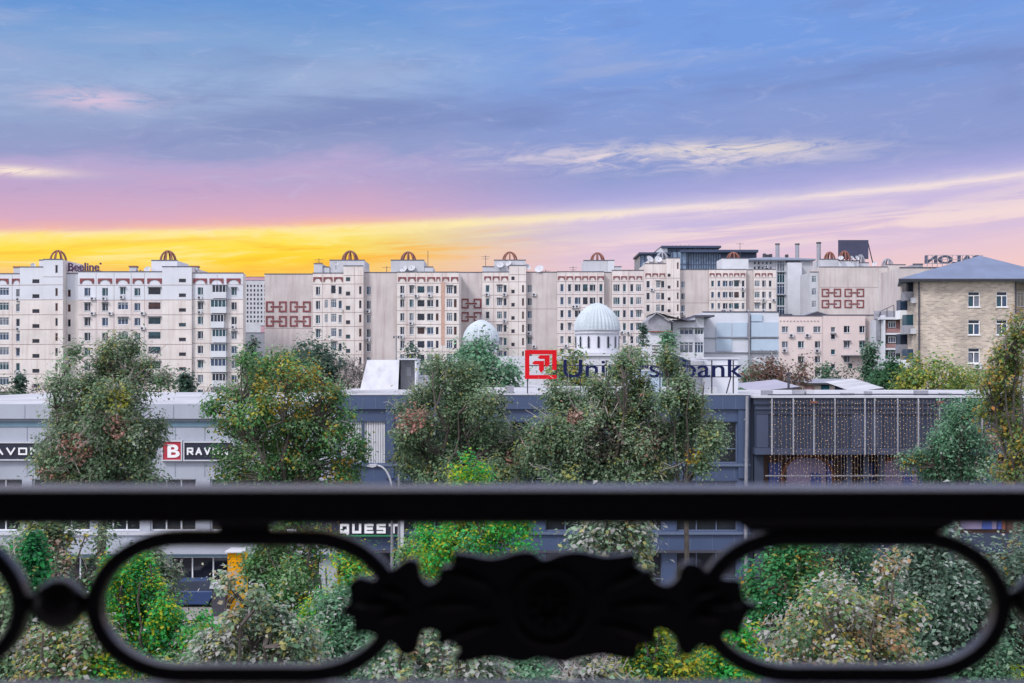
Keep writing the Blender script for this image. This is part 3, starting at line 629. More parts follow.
q_ = Block('office_wing', 'white wing with ribbon windows and stepped dark eaves, left of the ice blue panels', 190, None, 'building')
q_.mass(672.5, 694.5, 321.6, 14, white, [(686.3, 12.4, 6, [331.6], 'glazed'), (686.3, 12.6, 10.4, [347.6], 'glazed')], dy=-.2)
q_.mass(694.6, 703.8, 316.6, 14, white, [(699, 8, 6, [331.6], 'glazed'), (699, 8, 10.4, [347.6], 'glazed')])
b = MB(); b.box(q_.px(672), q_.px(694.9), 189, 204, q_.pz(321.5), q_.pz(319.9), darkroof); b.box(q_.px(693.8), q_.px(713.5), 188.9, 205, q_.pz(317), q_.pz(315.2), darkroof); b.build('eaves', q_.t)
boards = mat('weathered_boards', (.30, .31, .36), .85, .2, 1.2, .3, (.2, .2, .24))
sh = Block('gabled_shed', 'weathered grey boarded attic with a light metal gable roof, right of the large dome', 188, None, 'shed')
b = MB(); x0, xm, x1 = sh.px(648.5), sh.px(656), sh.px(671)
b.prism([(x0, sh.pz(331)), (x1, sh.pz(331)), (x1, sh.pz(322)), (xm, sh.pz(313.8)), (x0, sh.pz(320))], 188, 198, boards); b.build('boarded_wall', sh.t)
b = MB(); b.prism([(x0 - .3, sh.pz(320.6)), (xm, sh.pz(313.2)), (x1 + .3, sh.pz(322.5)), (x1 + .3, sh.pz(321.6)), (xm, sh.pz(312.4)), (x0 - .3, sh.pz(319.8))], 187.4, 187.95, steel)
b.face([(xm, 187.4, sh.pz(312.3)), (x1 + 2.6, 187.4, sh.pz(321.4)), (x1 + 3, 204, sh.pz(315)), (xm, 204, sh.pz(311.8))], mat('bright_metal_roof', (.55, .57, .62), .5, .1, .6)); b.build('roof', sh.t)
sh.mass(649.5, 672, 331.5, 10, white, [(656, 7, 1.6, [346, 349.4, 352.6], 'slit')], dy=-.1, cap=False)
b = MB(); b.box(sh.px(649), sh.px(672.3), 187.5, 188, sh.pz(332.2), sh.pz(331), rust); b.build('ledge', sh.t)
# ---- building with brick balconies
BB = Block('balcony_building', 'narrow white building with three brick panelled balconies beside the tall brick house', 190, None, 'apartment building')
brickr = mat('red_brown_brick', (.27, .16, .16), .9, .2, 1.5)
BB.mass(876, 901, 320, 3, greyw)
for i, q in enumerate((321.6, 336.6, 351.4, 366)):
    b = MB(); b.box(BB.px(882.5), BB.px(899.5), 188.6, 189.9, BB.pz(q + 7.4 + 4), BB.pz(q + 7.4), brickr if i % 3 < 2 else white)
    b.box(BB.px(881.5), BB.px(900.5), 188.4, 189.95, BB.pz(q + 13.4), BB.pz(q + 11.6), white)
    b.box(BB.px(882.5), BB.px(899.5), 189.3, 189.9, BB.pz(q + 7.3), BB.pz(q - 1), brickr if i < 1 else g_dark); b.build('balcony', BB.t)
    put('window', win_mesh('glazed', 7.6 / F * 190, 6.6 / F * 190, GL[i + 1]), (BB.px(890.2), 189.1, BB.pz(q + 3)), BB.t)
b = MB()
for q in (880.2, 900.2): b.box(BB.px(q), BB.px(q + 1.6), 188.2, 189.98, 0, BB.pz(315.6), white)
b.box(BB.px(877), BB.px(902), 188.1, 190.5, BB.pz(320), BB.pz(317.6), white); b.box(BB.px(876.2), BB.px(879.6), 189.5, 189.99, BB.pz(340), BB.pz(318), steel); b.build('concrete_frame', BB.t)
b = MB(); b.tube([(BB.px(880), 191, BB.pz(317.6)), (BB.px(887), 193, BB.pz(310)), (BB.px(900), 193, BB.pz(304))], .06, dkmetal, 4)
for q, y in ((884, 311), (891, 308), (898, 305)): b.tube([(BB.px(q), 192, BB.pz(318)), (BB.px(q), 192, BB.pz(y))], .06, dkmetal, 4)
b.build('roof_railing', BB.t); b = MB(); b.box(BB.px(879), BB.px(901), 192.6, 192.8, BB.pz(319.8), BB.pz(310), boards); b.build('boarded_screen', BB.t)
# ---- tall brick house with hip roof
def brick_mat():
    M = bpy.data.materials.new('tan_brickwork'); M.use_nodes = True; T = M.node_tree; N = T.nodes; L = T.links; bs = N['Principled BSDF']; bs.inputs['Roughness'].default_value = .9
    g = N.new('ShaderNodeNewGeometry'); s1 = N.new('ShaderNodeSeparateXYZ'); L.new(g.outputs['Position'], s1.inputs[0])
    ad = N.new('ShaderNodeMath'); ad.operation = 'ADD'; L.new(s1.outputs[0], ad.inputs[0]); L.new(s1.outputs[1], ad.inputs[1])
    cb = N.new('ShaderNodeCombineXYZ'); L.new(ad.outputs[0], cb.inputs[0]); L.new(s1.outputs[2], cb.inputs[1])
    bt = N.new('ShaderNodeTexBrick'); L.new(cb.outputs[0], bt.inputs[0]); bt.inputs['Scale'].default_value = 1
    bt.inputs['Brick Width'].default_value = .52; bt.inputs['Row Height'].default_value = .17; bt.inputs['Mortar Size'].default_value = .02
    bt.inputs['Color1'].default_value = (.50, .43, .35, 1); bt.inputs['Color2'].default_value = (.29, .245, .21, 1); bt.inputs['Mortar'].default_value = (.44, .41, .38, 1)
    n = N.new('ShaderNodeTexNoise'); L.new(g.outputs['Position'], n.inputs['Vector']); n.inputs['Scale'].default_value = .35; n.inputs['Detail'].default_value = 6
    mr = N.new('ShaderNodeMapRange'); L.new(n.outputs[0], mr.inputs[0]); mr.inputs[1].default_value = .3; mr.inputs[2].default_value = .7; mr.inputs[3].default_value = .8; mr.inputs[4].default_value = 1.25
    sc = N.new('ShaderNodeVectorMath'); sc.operation = 'SCALE'; L.new(bt.outputs[0], sc.inputs[0]); L.new(mr.outputs[0], sc.inputs[3]); L.new(sc.outputs[0], bs.inputs['Base Color'])
    return M
tanb = brick_mat()
B = Block('brick_building', 'tan brick apartment house with a blue hip roof at the right edge', 145, None, 'apartment building')
YB = 145; holes = []; rowz = [(291.5, 307), (319.6, 334.8), (348, 363.2), (376.2, 391.4)]
for p0, p1 in ((968, 980), (996.4, 1007.6)):
    for q0, q1 in rowz: holes.append((B.px(p0), B.px(p1), B.pz(q1), B.pz(q0)))
b = MB(); x0, x1 = B.px(918), B.px(1016); zt = B.pz(280.6); b.wall(x0, x1, 0, zt, YB, holes, tanb, .3)
sideh = []
b.face([(x0, YB, 0), (x0, YB, zt), (x0, YB + 6.6, zt), (x0, YB + 6.6, 0)], tanb)
b.face([(x1, YB, 0), (x1, YB + 12, 0), (x1, YB + 12, zt), (x1, YB, zt)], tanb); b.face([(x0, YB + 6.6, 0), (x0, YB + 6.6, zt), (x1, YB + 6.6, zt), (x1, YB + 6.6, 0)], tanb)
b.box(x1 + .005, B.px(1075), YB + 3, YB + 12, 0, zt - .01, tanb); b.build('wall', B.t)
whf = mat('upvc_white', (.82, .84, .88), .4, .03, 1)
for (a0, a1, c0, c1) in holes:
    f = MB(); t_ = .08; zm = c1 - (c1 - c0) * .27
    f.box(a0, a1, YB + .1, YB + .18, c1 - t_, c1, whf); f.box(a0, a1, YB + .1, YB + .18, c0, c0 + t_, whf); f.box(a0, a0 + t_, YB + .1, YB + .18, c0 + t_, c1 - t_, whf); f.box(a1 - t_, a1, YB + .1, YB + .18, c0 + t_, c1 - t_, whf)
    f.box(a0 + t_, a1 - t_, YB + .1, YB + .175, zm - .05, zm + .05, whf); f.box((a0 + a1) / 2 - .05, (a0 + a1) / 2 + .05, YB + .1, YB + .175, c0 + t_, zm - .05, whf)
    f.box(a0 - .08, a1 + .08, YB - .12, YB + .095, c0 - .09, c0 - .002, whf); fo = f.build('window', B.t)
    gz = MB(); gz.face([(a0, YB + .2, c0), (a1, YB + .2, c0), (a1, YB + .2, c1), (a0, YB + .2, c1)], g_dark)
    hx = (a0 + a1) / 2
    gz.face([(a0 + .1, YB + .195, c0 + .1), (hx - .05, YB + .195, c0 + .1), (hx - .2, YB + .195, zm - .1), (a0 + .1, YB + .195, zm - .1)], random.choice([g_cur, g_teal, g_blue]))
    gz.face([(hx + .1, YB + .195, c0 + .1), (a1 - .1, YB + .195, c0 + .1), (a1 - .1, YB + .195, zm - .1), (hx + .1, YB + .195, zm - .1)], random.choice([g_cur, g_teal, g_blue])); gz.build('pane', fo)
roofb = mat('blue_grey_sheet_roof', (.125, .165, .27), .6, .14, .5, .3, (.10, .12, .17))
b = MB(); ex0, ex1 = B.px(896.5) , B.px(1068); ey0, ey1 = YB - .9, YB + 9; ze = B.pz(279.2)
bx0 = X(897.5, ey1); ax, az, ay = X(980, 150), Z(255.6, 150), 150
b.face([(ex0, ey0, ze), (ex1, ey0, ze), (ax, ay, az)], roofb); b.face([(ex1, ey0, ze), (ex1, ey1, ze), (ax, ay, az)], roofb); b.face([(ex1, ey1, ze), (bx0, ey1, ze), (ax, ay, az)], roofb); b.face([(bx0, ey1, ze), (ex0, ey0, ze), (ax, ay, az)], roofb)
pl__ = [(ex0, ey0), (ex1, ey0), (ex1, ey1), (bx0, ey1)]; eb = mat('eave_board', (.30, .33, .42), .7, .1, 1)
for i in range(4): p, q = pl__[i], pl__[(i + 1) % 4]; b.face([(*p, ze - .25), (*q, ze - .25), (*q, ze - .003), (*p, ze - .003)], eb)
b.face([(*p, ze - .25) for p in pl__[::-1]], eb)
b.build('roof', B.t)
b = MB(); b.tube([(ex0 - .05, ey0 - .1, ze - .1), (ex1, ey0 - .1, ze - .1)], .11, dkmetal, 6); b.tube([(X(918.6, YB), YB - .15, ze - .3), (X(918.6, YB), YB - .15, 0)], .09, dkmetal, 6); b.tube([(X(1015.2, YB), YB - .15, ze - .3), (X(1015.2, YB), YB - .15, 0)], .09, dkmetal, 6); b.build('gutter', B.t)
b = MB(); b.box(B.px(935), B.px(1010), YB + .3, YB + .36, ze + .35, ze + .5, dkmetal); b.build('snow_guard', B.t)
put('air_conditioner', ac_mesh(), (B.px(977), YB - .01, B.pz(366.5)), B.t)
for i, q in enumerate((288, 306, 322, 341, 357, 376)):       # things hanging on the side wall facing the camera axis
    b = MB(); zz = B.pz(q); y_ = YB + 1.6 + 2.2 * (i % 2)
    b.box(x0 - .9, x0 - .005, y_, y_ + 1.7, zz - 1.3, zz - .3, [steel, whf, boards][i % 3]); b.box(x0 - .8, x0 - .005, y_ + .1, y_ + 1.6, zz - .298, zz + .9, [g_dark, g_blue, g_teal][i % 3]); b.build('balcony', B.t)
for q in (300, 331, 362):
    b = MB(); zz = B.pz(q); b.box(x0 - .45, x0 - .006, YB + .5, YB + 1.3, zz - .3, zz + .3, acw); b.build('air_conditioner', B.t)
for q0, q1 in rowz: put('window', win_mesh('glazed', 1.2, 1.7, g_teal), (X(1022, YB + 3), YB + 2.9, Z((q0 + q1) / 2, YB + 3)), B.t)

# ---- mosque with two fluted domes
domem = mat('fluted_dome_white', (.42, .49, .54), .55, .09, .9, .5, (.45, .48, .55)); mosw = mat('mosque_white', (.56, .58, .65), .75, .05, .5, .2, (.5, .48, .5))
MQ = Block('mosque', 'white mosque with a large and a small fluted dome in front of the apartment row', 160, None, 'mosque')
def dome(cx, rp, base, top, drum):
    x = MQ.px(cx); r = rp / F * 160; Yc = 160 + r + 1; z0 = MQ.pz(base); h = MQ.pz(top) - z0
    prof = [(r * 1.0, z0)]
    for i in range(1, 13):
        u_ = math.sin(i / 12 * math.pi / 2); prof.append((max(.03, r * (max(0, 1 - u_ ** 2.0) ** .62)), z0 + h * u_))
    b = MB(); b.lathe(x, Yc, prof, domem, 72, .022, 1); b.tube([(x, Yc, z0 + h - .1), (x, Yc, z0 + h + .7)], [.07, .02], steel, 6); d = b.build('dome', MQ.t)
    b = MB(); b.lathe(x, Yc, [(r * 1.03, z0 - .5), (r * 1.03, z0 - .38), (r * .97, z0 - .36), (r * .97, z0 - .12), (r * 1.03, z0 - .1), (r * 1.03, z0 - .02)], greyw, 48)
    b.build('cornice', d)
    zb = MQ.pz(drum); b = MB(); b.lathe(x, Yc, [(r * .96, zb), (r * .96, z0 - .51)], mosw, 32); dr = b.build('drum', MQ.t)
    n = 7
    for k in range(n):
        an = math.pi + math.pi * (k + .5) / n; 
        w = .15; cx_, cy_ = x + r * .965 * math.cos(an), Yc + r * .965 * math.sin(an); tx, ty = -math.sin(an), math.cos(an)
        z_a, z_b = zb + (z0 - zb) * .22, zb + (z0 - zb) * .62; pts = [(-w, z_a), (w, z_a)] + [(w * math.cos(q), z_b + .3 * math.sin(q)) for q in [math.pi * j / 8 for j in range(9)]]
        ox, oy = math.cos(an), math.sin(an)
        wb = MB(); wb.face([(cx_ + tx * u * 1.45 + ox * .02, cy_ + ty * u * 1.45 + oy * .02, zz + (.06 if zz >= z_b else -.06)) for u, zz in pts], white); wb.face([(cx_ + tx * u + ox * .045, cy_ + ty * u + oy * .045, zz) for u, zz in pts], g_dark)
        if k in (2, 4, 6, 7, 9, 11) or True: wb.build('arched_window', dr)
dome(599.2, 23.4, 329, 301.2, 353); dome(480.4, 18.5, 340, 318.6, 352)
b = MB()
b.box(MQ.px(563), MQ.px(652), 159, 176, 0, MQ.pz(353.5), mosw); b.box(MQ.px(562), MQ.px(653), 158.7, 176.3, MQ.pz(356), MQ.pz(354), white); b.box(MQ.px(455), MQ.px(562), 160, 176, 0, MQ.pz(356), mosw)
b.box(MQ.px(640), MQ.px(650), 158, 158.9, 0, MQ.pz(347), mosw); b.build('hall', MQ.t)

# ------------------------------------------------------------------ writing
def text_meshes(body, height, depth, mt, bold=0.0, sx=1.0, space=1.0):
    """returns [(char, mesh, x offset)], total width; letters stand in the XZ plane facing -Y"""
    def mk(s_):
        cu = bpy.data.curves.new('t', 'FONT'); cu.body = s_; cu.size = 1; cu.extrude = 0; cu.space_character = space; ob = bpy.data.objects.new('t', cu); C.objects.link(ob)
        bpy.context.view_layer.update(); xs = [c[0] for c in ob.bound_box]; bpy.data.objects.remove(ob); return cu, min(xs), max(xs)
    _, _, w0 = mk('H'); res = []; pos = 0
    for i, ch in enumerate(body):
        if ch == ' ': continue
        _, _, wa = mk(body[:i] + 'H'); off = wa - w0
        cu = bpy.data.curves.new('t', 'FONT'); cu.body = ch; cu.size = 1; cu.extrude = depth / 2 / height * .72; cu.offset = bold; ob = bpy.data.objects.new('t', cu); C.objects.link(ob)
        bpy.context.view_layer.update(); dg = bpy.context.evaluated_depsgraph_get(); me = bpy.data.meshes.new_from_object(ob.evaluated_get(dg)); bpy.data.objects.remove(ob)
        k = height / .72
        for vv in me.vertices:
            x_, y_, z_ = vv.co; vv.co = (x_ * k * sx, -z_ * k, y_ * k)
        me.materials.clear(); me.materials.append(mt); me.update(); res.append((ch, me, off * k * sx))
    _, _, wt = mk(body); return res, wt * k * sx
def write(parent, body, x, y, z, height, width, depth, mt, bold=0.0, name='letter', flip=False):
    res, w = text_meshes(body, height, depth, mt, bold); sx = width / w
    for ch, me, off in res:
        o = bpy.data.objects.new(name, me); C.objects.link(o); o.parent = parent
        pl = world_loc(parent)
        if flip: o.rotation_euler = (0, 0, math.pi); o.location = Vector((x + width - off * sx, y, z)) - pl
        else: o.location = Vector((x + off * sx, y, z)) - pl
        o.scale = (sx, 1, 1)
STROKES = {'R': [(0,0,0,1),(0,1,1,1),(1,1,1,.45),(1,.45,0,.45),(.45,.45,1,0)], 'A': [(0,0,.5,1),(.5,1,1,0),(.22,.3,.78,.3)], 'V': [(0,1,.5,0),(.5,0,1,1)],
 'O': [(0,0,0,1),(0,1,1,1),(1,1,1,0),(1,0,0,0)], 'N': [(0,0,0,1),(0,1,1,0),(1,0,1,1)], 'Q': [(0,0,0,1),(0,1,1,1),(1,1,1,0),(1,0,0,0),(.62,.2,.95,-.22)], 'U': [(0,1,0,0),(0,0,1,0),(1,0,1,1)],
 'E': [(1,1,0,1),(0,1,0,0),(0,0,1,0),(0,.5,.9,.5)], 'S': [(1,1,0,1),(0,1,0,.5),(0,.5,1,.5),(1,.5,1,0),(1,0,0,0)], 'T': [(0,1,1,1),(.5,1,.5,0)]}
def block_write(parent, body, x, y, z, h, width, depth, mt, th):
    adv = width / len(body); w = adv * .74
    for i, ch in enumerate(body):
        b = MB()
        for j, (u0, v0, u1, v1) in enumerate(STROKES[ch]):
            p = Vector((x + adv * i + th / 2 + u0 * (w - th), z + th / 2 + v0 * (h - th))); q = Vector((x + adv * i + th / 2 + u1 * (w - th), z + th / 2 + v1 * (h - th)))
            d = (q - p).normalized(); n_ = Vector((-d.y, d.x)) * th / 2; p, q = p - d * th / 2, q + d * th / 2
            b.prism([tuple(p + n_), tuple(p - n_), tuple(q - n_), tuple(q + n_)], y - depth - .002 * j, y, mt)
        b.build('letter', parent)
purp = mat('aubergine_letters', (.07, .03, .09), .6, .1, 1)
t = thing('rooftop_sign', 'dark Beeline letters on a rack on the left block roof', 'sign', (X(85, 251), 251, Z(272.5, 251)))
write(t, 'Beeline', X(67.6, 251), 251, Z(270.6, 251), 1.55, X(99, 251) - X(67.6, 251), .3, purp, .02)
b = MB(); b.box(X(67, 251), X(101, 251), 251.2, 251.3, Z(270.9, 251), Z(270.5, 251), rust); 
for q in range(68, 101, 4): b.tube([(X(q, 251), 251.25, Z(270.6, 251)), (X(q, 251), 251.25, Z(272.2, 251))], .06, rust, 4)
b.tube([(X(100.4, 251), 251, Z(263.6, 251)), (X(100.4, 251), 251.2, Z(263.6, 251))], .2, purp, 8); b.build('support_rack', t)
navy = mat('navy_letters', (.004, .008, .055), .6, .1, 1, spec=.15)
t = thing('rooftop_sign', 'reversed dark SALON letters on a rack behind the blue hip roof', 'sign', (X(950, 200), 200, 0))
dkl = mat('slate_letters', (.10, .11, .18), .6, .1, 1)
write(t, 'SALON', X(925.5, 200), 200, Z(263.3, 200), Z(255.6, 200) - Z(263.3, 200), X(981, 200) - X(925.5, 200), .3, dkl, .04, flip=True)
b = MB(); b.box(X(925, 200), X(982, 200), 199.6, 199.7, Z(255.6, 200), Z(255.2, 200), steel); b.box(X(925, 200), X(982, 200), 199.6, 199.7, Z(259.8, 200), Z(259.4, 200), steel); b.box(X(925, 200), X(982, 200), 199.6, 199.7, Z(264, 200), Z(263.4, 200), steel)
for q in range(926, 984, 5): b.box(X(q, 200), X(q, 200) + .06, 199.4, 199.55, Z(268, 200), Z(255.4, 200), steel)
b.build('support_rack', t)
SB = Block('flat_roofed_building', 'flat roofed building carrying the reversed letters behind the blue hip roof', 202, None, 'building')
SB.mass(902, 990, 267.5, 12, beige, dy=1); SB.mass(917.5, 927, 263.5, 5, boards, dy=2, pbot=268)

# ------------------------------------------------------------------ shopping row (front at Y = 72)
YM = 72.0
def mx_(p): return X(p, YM)
def mz_(p): return Z(p, YM)
blueP = mat('slate_blue_cladding', (.046, .074, .155), .5, .06, .8, .12, (.06, .08, .15), .5)
blueD = mat('dark_blue_cladding', (.05, .07, .15), .5, .08, .8)
joint = mat('cladding_joint', (.10, .135, .22), .5, .05, 1)
lav = mat('pale_lavender_cladding', (.35, .385, .46), .5, .08, .5, .5, (.36, .38, .46)); lavd = mat('joint_grey', (.22, .26, .33), .6, .1, 1); tealb = mat('teal_stripe', (.16, .27, .36), .5, .08, 1)
roofw = mat('white_membrane_roof', (.40, .415, .46), .8, .22, .35, .0)
coping = mat('bright_coping', (.50, .52, .58), .5, .06, 1)
shopg = glass('shop_glass', (.015, .018, .03), .08, .8)
def panels(b, p0, p1, q0, q1, step, y, mt):
    p = p0 + step
    while p < p1 - 1: b.box(mx_(p) - .018, mx_(p) + .018, y - .015, y + .01, mz_(q1), mz_(q0), mt); p += step
# left pale building
t = thing('shop_building', 'long pale lavender shop building with black sign boxes at the left', 'shop', (mx_(150), YM, 0))
b = MB(); x0, x1 = mx_(-190), mx_(338)
wh = [(mx_(p), mx_(p + 46), mz_(532), mz_(478)) for p in (-170, -115, -55, -3, 98, 152, 201, 262)]; gh = [(mx_(p), mx_(p + 60), .15, mz_(556)) for p in (-180, -110, -40, 50, 115, 180, 248)]
wh = [(mx_(p), mx_(p1), mz_(531), mz_(479)) for p, p1 in ((-170, -110), (-100, -40), (-30, 22), (32, 90), (98, 140), (150, 196), (210, 250), (258, 320))]
gh = [(mx_(p), mx_(p1), .15, mz_(557)) for p, p1 in ((-170, -110), (-100, -40), (-30, 30), (38, 100), (108, 165), (170, 234), (242, 320))]
b.wall(x0, x1, .13, mz_(416), YM, wh + gh, lav, .35)
b.face([(x1, YM, 0), (x1, YM + 38, 0), (x1, YM + 38, mz_(416)), (x1, YM, mz_(416))], lav); b.face([(x0, YM + 38, 0), (x0, YM, 0), (x0, YM, mz_(416)), (x0, YM + 38, mz_(416))], lav)
panels(b, -180, 330, 426, 441, 29.6, YM, lavd); panels(b, -180, 330, 463, 477, 29.6, YM, lavd)
b.build('wall', t)
b = MB(); b.box(x0, x1, YM - .35, YM + .3, mz_(418.5), mz_(404), lav); panels(b, -180, 330, 405, 418, 29.6, YM - .35, lavd)
b.box(x0, x1, YM - .06, YM - .002, mz_(426.6), mz_(421.5), tealb); b.box(x0, x1, YM - .2, YM - .002, mz_(421.3), mz_(418.6), lavd); b.build('parapet', t)
b = MB(); b.box(x0, x1, YM + .302, YM + 40, mz_(404) - .3, mz_(404) - .03, roofw); b.build('roof', t)
b = MB()
b.box(x0, x1, YM - .12, YM - .003, mz_(535), mz_(532), coping); b.box(x0, x1, YM - .5, YM - .003, mz_(553), mz_(541), lav); b.box(x0, x1, YM - .3, YM - .004, mz_(556.4), mz_(553.2), tealb); b.build('fascia', t)
for hh in wh + gh:
    f = MB(); f.box(hh[0], hh[1], YM + .2, YM + .28, hh[3] - .07, hh[3], whitefr); f.box(hh[0], hh[1], YM + .2, YM + .28, hh[2], hh[2] + .07, whitefr)
    k = 3
    for i in range(k + 1): xx = hh[0] + (hh[1] - hh[0] - .07) * i / k; f.box(xx, xx + .07, YM + .2, YM + .275, hh[2] + .07, hh[3] - .07, whitefr)
    fo = f.build('window', t); g_ = MB(); g_.face([(hh[0], YM + .3, hh[2]), (hh[1], YM + .3, hh[2]), (hh[1], YM + .3, hh[3]), (hh[0], YM + .3, hh[3])], shopg); g_.build('pane', fo)
navyp = mat('black_sign_panel', (.015, .018, .04), .5, .1, 1); redp = mat('crimson_sign_panel', (.42, .025, .05), .5, .08, 1); wl = mat('white_letters', (.80, .82, .86), .4, .04, 1)
def framed(p0, p1, q0, q1, panel, label, body, tx0, tx1, th):
    s = thing('shop_sign', label, 'sign', (mx_((p0 + p1) / 2), YM - .2, mz_(q1)))
    b = MB(); b.box(mx_(p0), mx_(p1), YM - .2, YM - .01, mz_(q1), mz_(q0), panel); b.build('panel', s)
    b = MB(); e = .07
    b.box(mx_(p0) - e, mx_(p1) + e, YM - .26, YM - .015, mz_(q0), mz_(q0) + e, coping); b.box(mx_(p0) - e, mx_(p1) + e, YM - .26, YM - .015, mz_(q1) - e, mz_(q1), coping)
    b.box(mx_(p0) - e, mx_(p0) - .002, YM - .26, YM - .015, mz_(q1), mz_(q0), coping); b.box(mx_(p1) + .002, mx_(p1) + e, YM - .26, YM - .015, mz_(q1), mz_(q0), coping); b.build('frame', s)
    (write if body == 'B' else (lambda *a_: block_write(*a_[:-1], .085)))(s, body, mx_(tx0), YM - .21, mz_(q1) + (mz_(q0) - mz_(q1) - th) / 2, th, mx_(tx1) - mx_(tx0), .05, wl, .03)
framed(-26, 45, 443, 459, navyp, 'black sign box with white RAVON letters cut by the left edge', 'RAVON', -16, 44, .40)
framed(164, 182, 441.5, 459.5, redp, 'square crimson sign with a white B between the two leftmost trees', 'B', 167.5, 180, .7)
framed(185.5, 234, 442.5, 459.5, navyp, 'black sign box with white RAVON letters half hidden by the second tree', 'RAVON', 188, 231, .40)
# blue building
t2 = thing('shop_building', 'slate blue clad shopping building under the bank letters', 'shop', (mx_(545), YM, 0))
b = MB(); x0, x1 = mx_(338.2), mx_(749.5); ztop = mz_(395)
wu = [(mx_(p), mx_(p1), mz_(463), mz_(421.5)) for p, p1 in ((340.5, 362), (364, 385.5), (395, 455), (468, 530), (545, 605), (617, 662), (676, 737))]
wl2 = [(mx_(p), mx_(p1), mz_(531), mz_(480.5)) for p, p1 in ((395, 455), (468, 530), (545, 605), (617, 662), (676, 737))]
wg = [(mx_(p), mx_(p1), .15, mz_(551.5)) for p, p1 in ((345, 396), (408, 455), (468, 530), (545, 605), (617, 662), (676, 737))]
b.wall(x0, x1, .13, mz_(409), YM - .1, wu + wl2 + wg, blueP, .4)
panels(b, 338, 749, 466, 478, 18, YM - .1, joint); panels(b, 338, 749, 534, 550, 22, YM - .1, joint)
b.box(x0 - .002, x0 + .01, YM - .1, YM + 50, .13, ztop - .02, blueD); b.box(x1 - .01, x1 + .002, YM - .1, YM + 50, .13, ztop - .02, blueD)
b.build('wall', t2)
b = MB(); b.box(x0, x1, YM - .3, YM + .3, mz_(409), ztop, blueP); panels(b, 338, 749, 397, 409, 12.8, YM - .3, joint)
for p, p1 in ((338, 340), (386, 394), (737.6, 749)): b.box(mx_(p), mx_(p1), YM - .22, YM - .102, mz_(478), mz_(409.3), blueP)
b.box(x0, x1, YM - .34, YM + .35, ztop + .002, ztop + .08, coping); b.build('parapet', t2)
b = MB(); b.box(x0, x1, YM + .302, YM + 52, ztop - .4, ztop - .05, roofw); b.build('roof', t2)
b = MB(); b.box(x0, x1, YM - .28, YM - .105, mz_(466), mz_(463.5), joint); b.box(x0, x1, YM - .28, YM - .105, mz_(534), mz_(531.6), joint); b.box(x0, x1, YM - .6, YM - .106, mz_(551.4), mz_(549.8), dkmetal); b.build('ledge', t2)
slat = mat('white_ribbed_sheet', (.66, .68, .72), .6, .08, 1)
for i, hh in enumerate(wu + wl2 + wg):
    if i < 2:
        f = MB(); f.box(hh[0], hh[1], YM + .12, YM + .16, hh[2], hh[3], slat); k = 9
        for j in range(k): xx = hh[0] + (hh[1] - hh[0]) * (j + .2) / k; f.box(xx, xx + .06, YM + .04, YM + .118, hh[2], hh[3], slat)
        f.build('ribbed_panel', t2); continue
    f = MB(); k = 3
    f.box(hh[0], hh[1], YM + .05, YM + .13, hh[3] - .06, hh[3], joint); f.box(hh[0], hh[1], YM + .05, YM + .13, hh[2], hh[2] + .06, joint)
    for j in range(k + 1): xx = hh[0] + (hh[1] - hh[0] - .06) * j / k; f.box(xx, xx + .06, YM + .05, YM + .125, hh[2] + .06, hh[3] - .06, joint)
    zz = hh[2] + (hh[3] - hh[2]) * .33; f.box(hh[0] + .06, hh[1] - .06, YM + .05, YM + .12, zz, zz + .06, joint)
    fo = f.build('window', t2); g_ = MB(); g_.face([(hh[0], YM + .18, hh[2]), (hh[1], YM + .18, hh[2]), (hh[1], YM + .18, hh[3]), (hh[0], YM + .18, hh[3])], shopg); g_.build('pane', fo)
b = MB(); b.tube([(mx_(744.5), YM - .4, .13), (mx_(744.5), YM - .4, mz_(500)), (mx_(746), YM - .4, mz_(396))], .10, steel, 8)
for q in (420, 460, 500, 530, 560): b.box(mx_(743), mx_(747.6), YM - .35, YM - .2, mz_(q), mz_(q) + .08, steel)
b.build('downpipe', t2)
s = thing('shop_sign', 'silver white QUEST letters on the dark fascia of the blue building', 'sign', (mx_(370), YM - .4, mz_(536)))
b = MB(); b.box(mx_(300), mx_(401), YM - .55, YM - .35, mz_(533.6), mz_(518), navyp); b.build('panel', s)
b = MB(); b.box(mx_(300), mx_(401), YM - .58, YM - .56, mz_(535.2), mz_(533.7), mat('green_sign_line', (.03, .22, .10), .5)); b.build('green_strip', s)
b = MB(); b.box(mx_(401.1), mx_(404.6), YM - .6, YM - .3, mz_(546), mz_(517), coping); b.build('side_post', s)
block_write(s, 'QUEST', mx_(341.5), YM - .56, mz_(532), .52, mx_(402) - mx_(341.5), .06, wl, .13)

# bank letters and emblem on the blue roof
YS = 74.0
t = thing('rooftop_sign', 'navy Universalbank letters with a red square emblem on the blue building roof', 'sign', (X(630, YS), YS, ztop))
def sx_(p): return X(p, YS)
def sz_(p): return Z(p, YS)
write(t, 'Universalbank', sx_(561.5), YS, sz_(377), sz_(359) - sz_(377.2), sx_(742) - sx_(561.5), .18, navy, .004)
redE = mat('signal_red', (.55, .004, .012), .6, .05, 1, spec=.15)
b = MB(); e = sx_(529.2) - sx_(525)
b.box(sx_(525), sx_(529.4), YS - .05, YS + .2, sz_(379), sz_(350), redE); b.box(sx_(529.4), sx_(556.6), YS - .05, YS + .2, sz_(354.2), sz_(350), redE); b.box(sx_(552.2), sx_(556.6), YS - .05, YS + .2, sz_(370), sz_(354.2), redE)
b.box(sx_(529.4), sx_(556.6), YS - .05, YS + .2, sz_(379), sz_(375), redE)
b.build('emblem_frame', t)
b = MB()
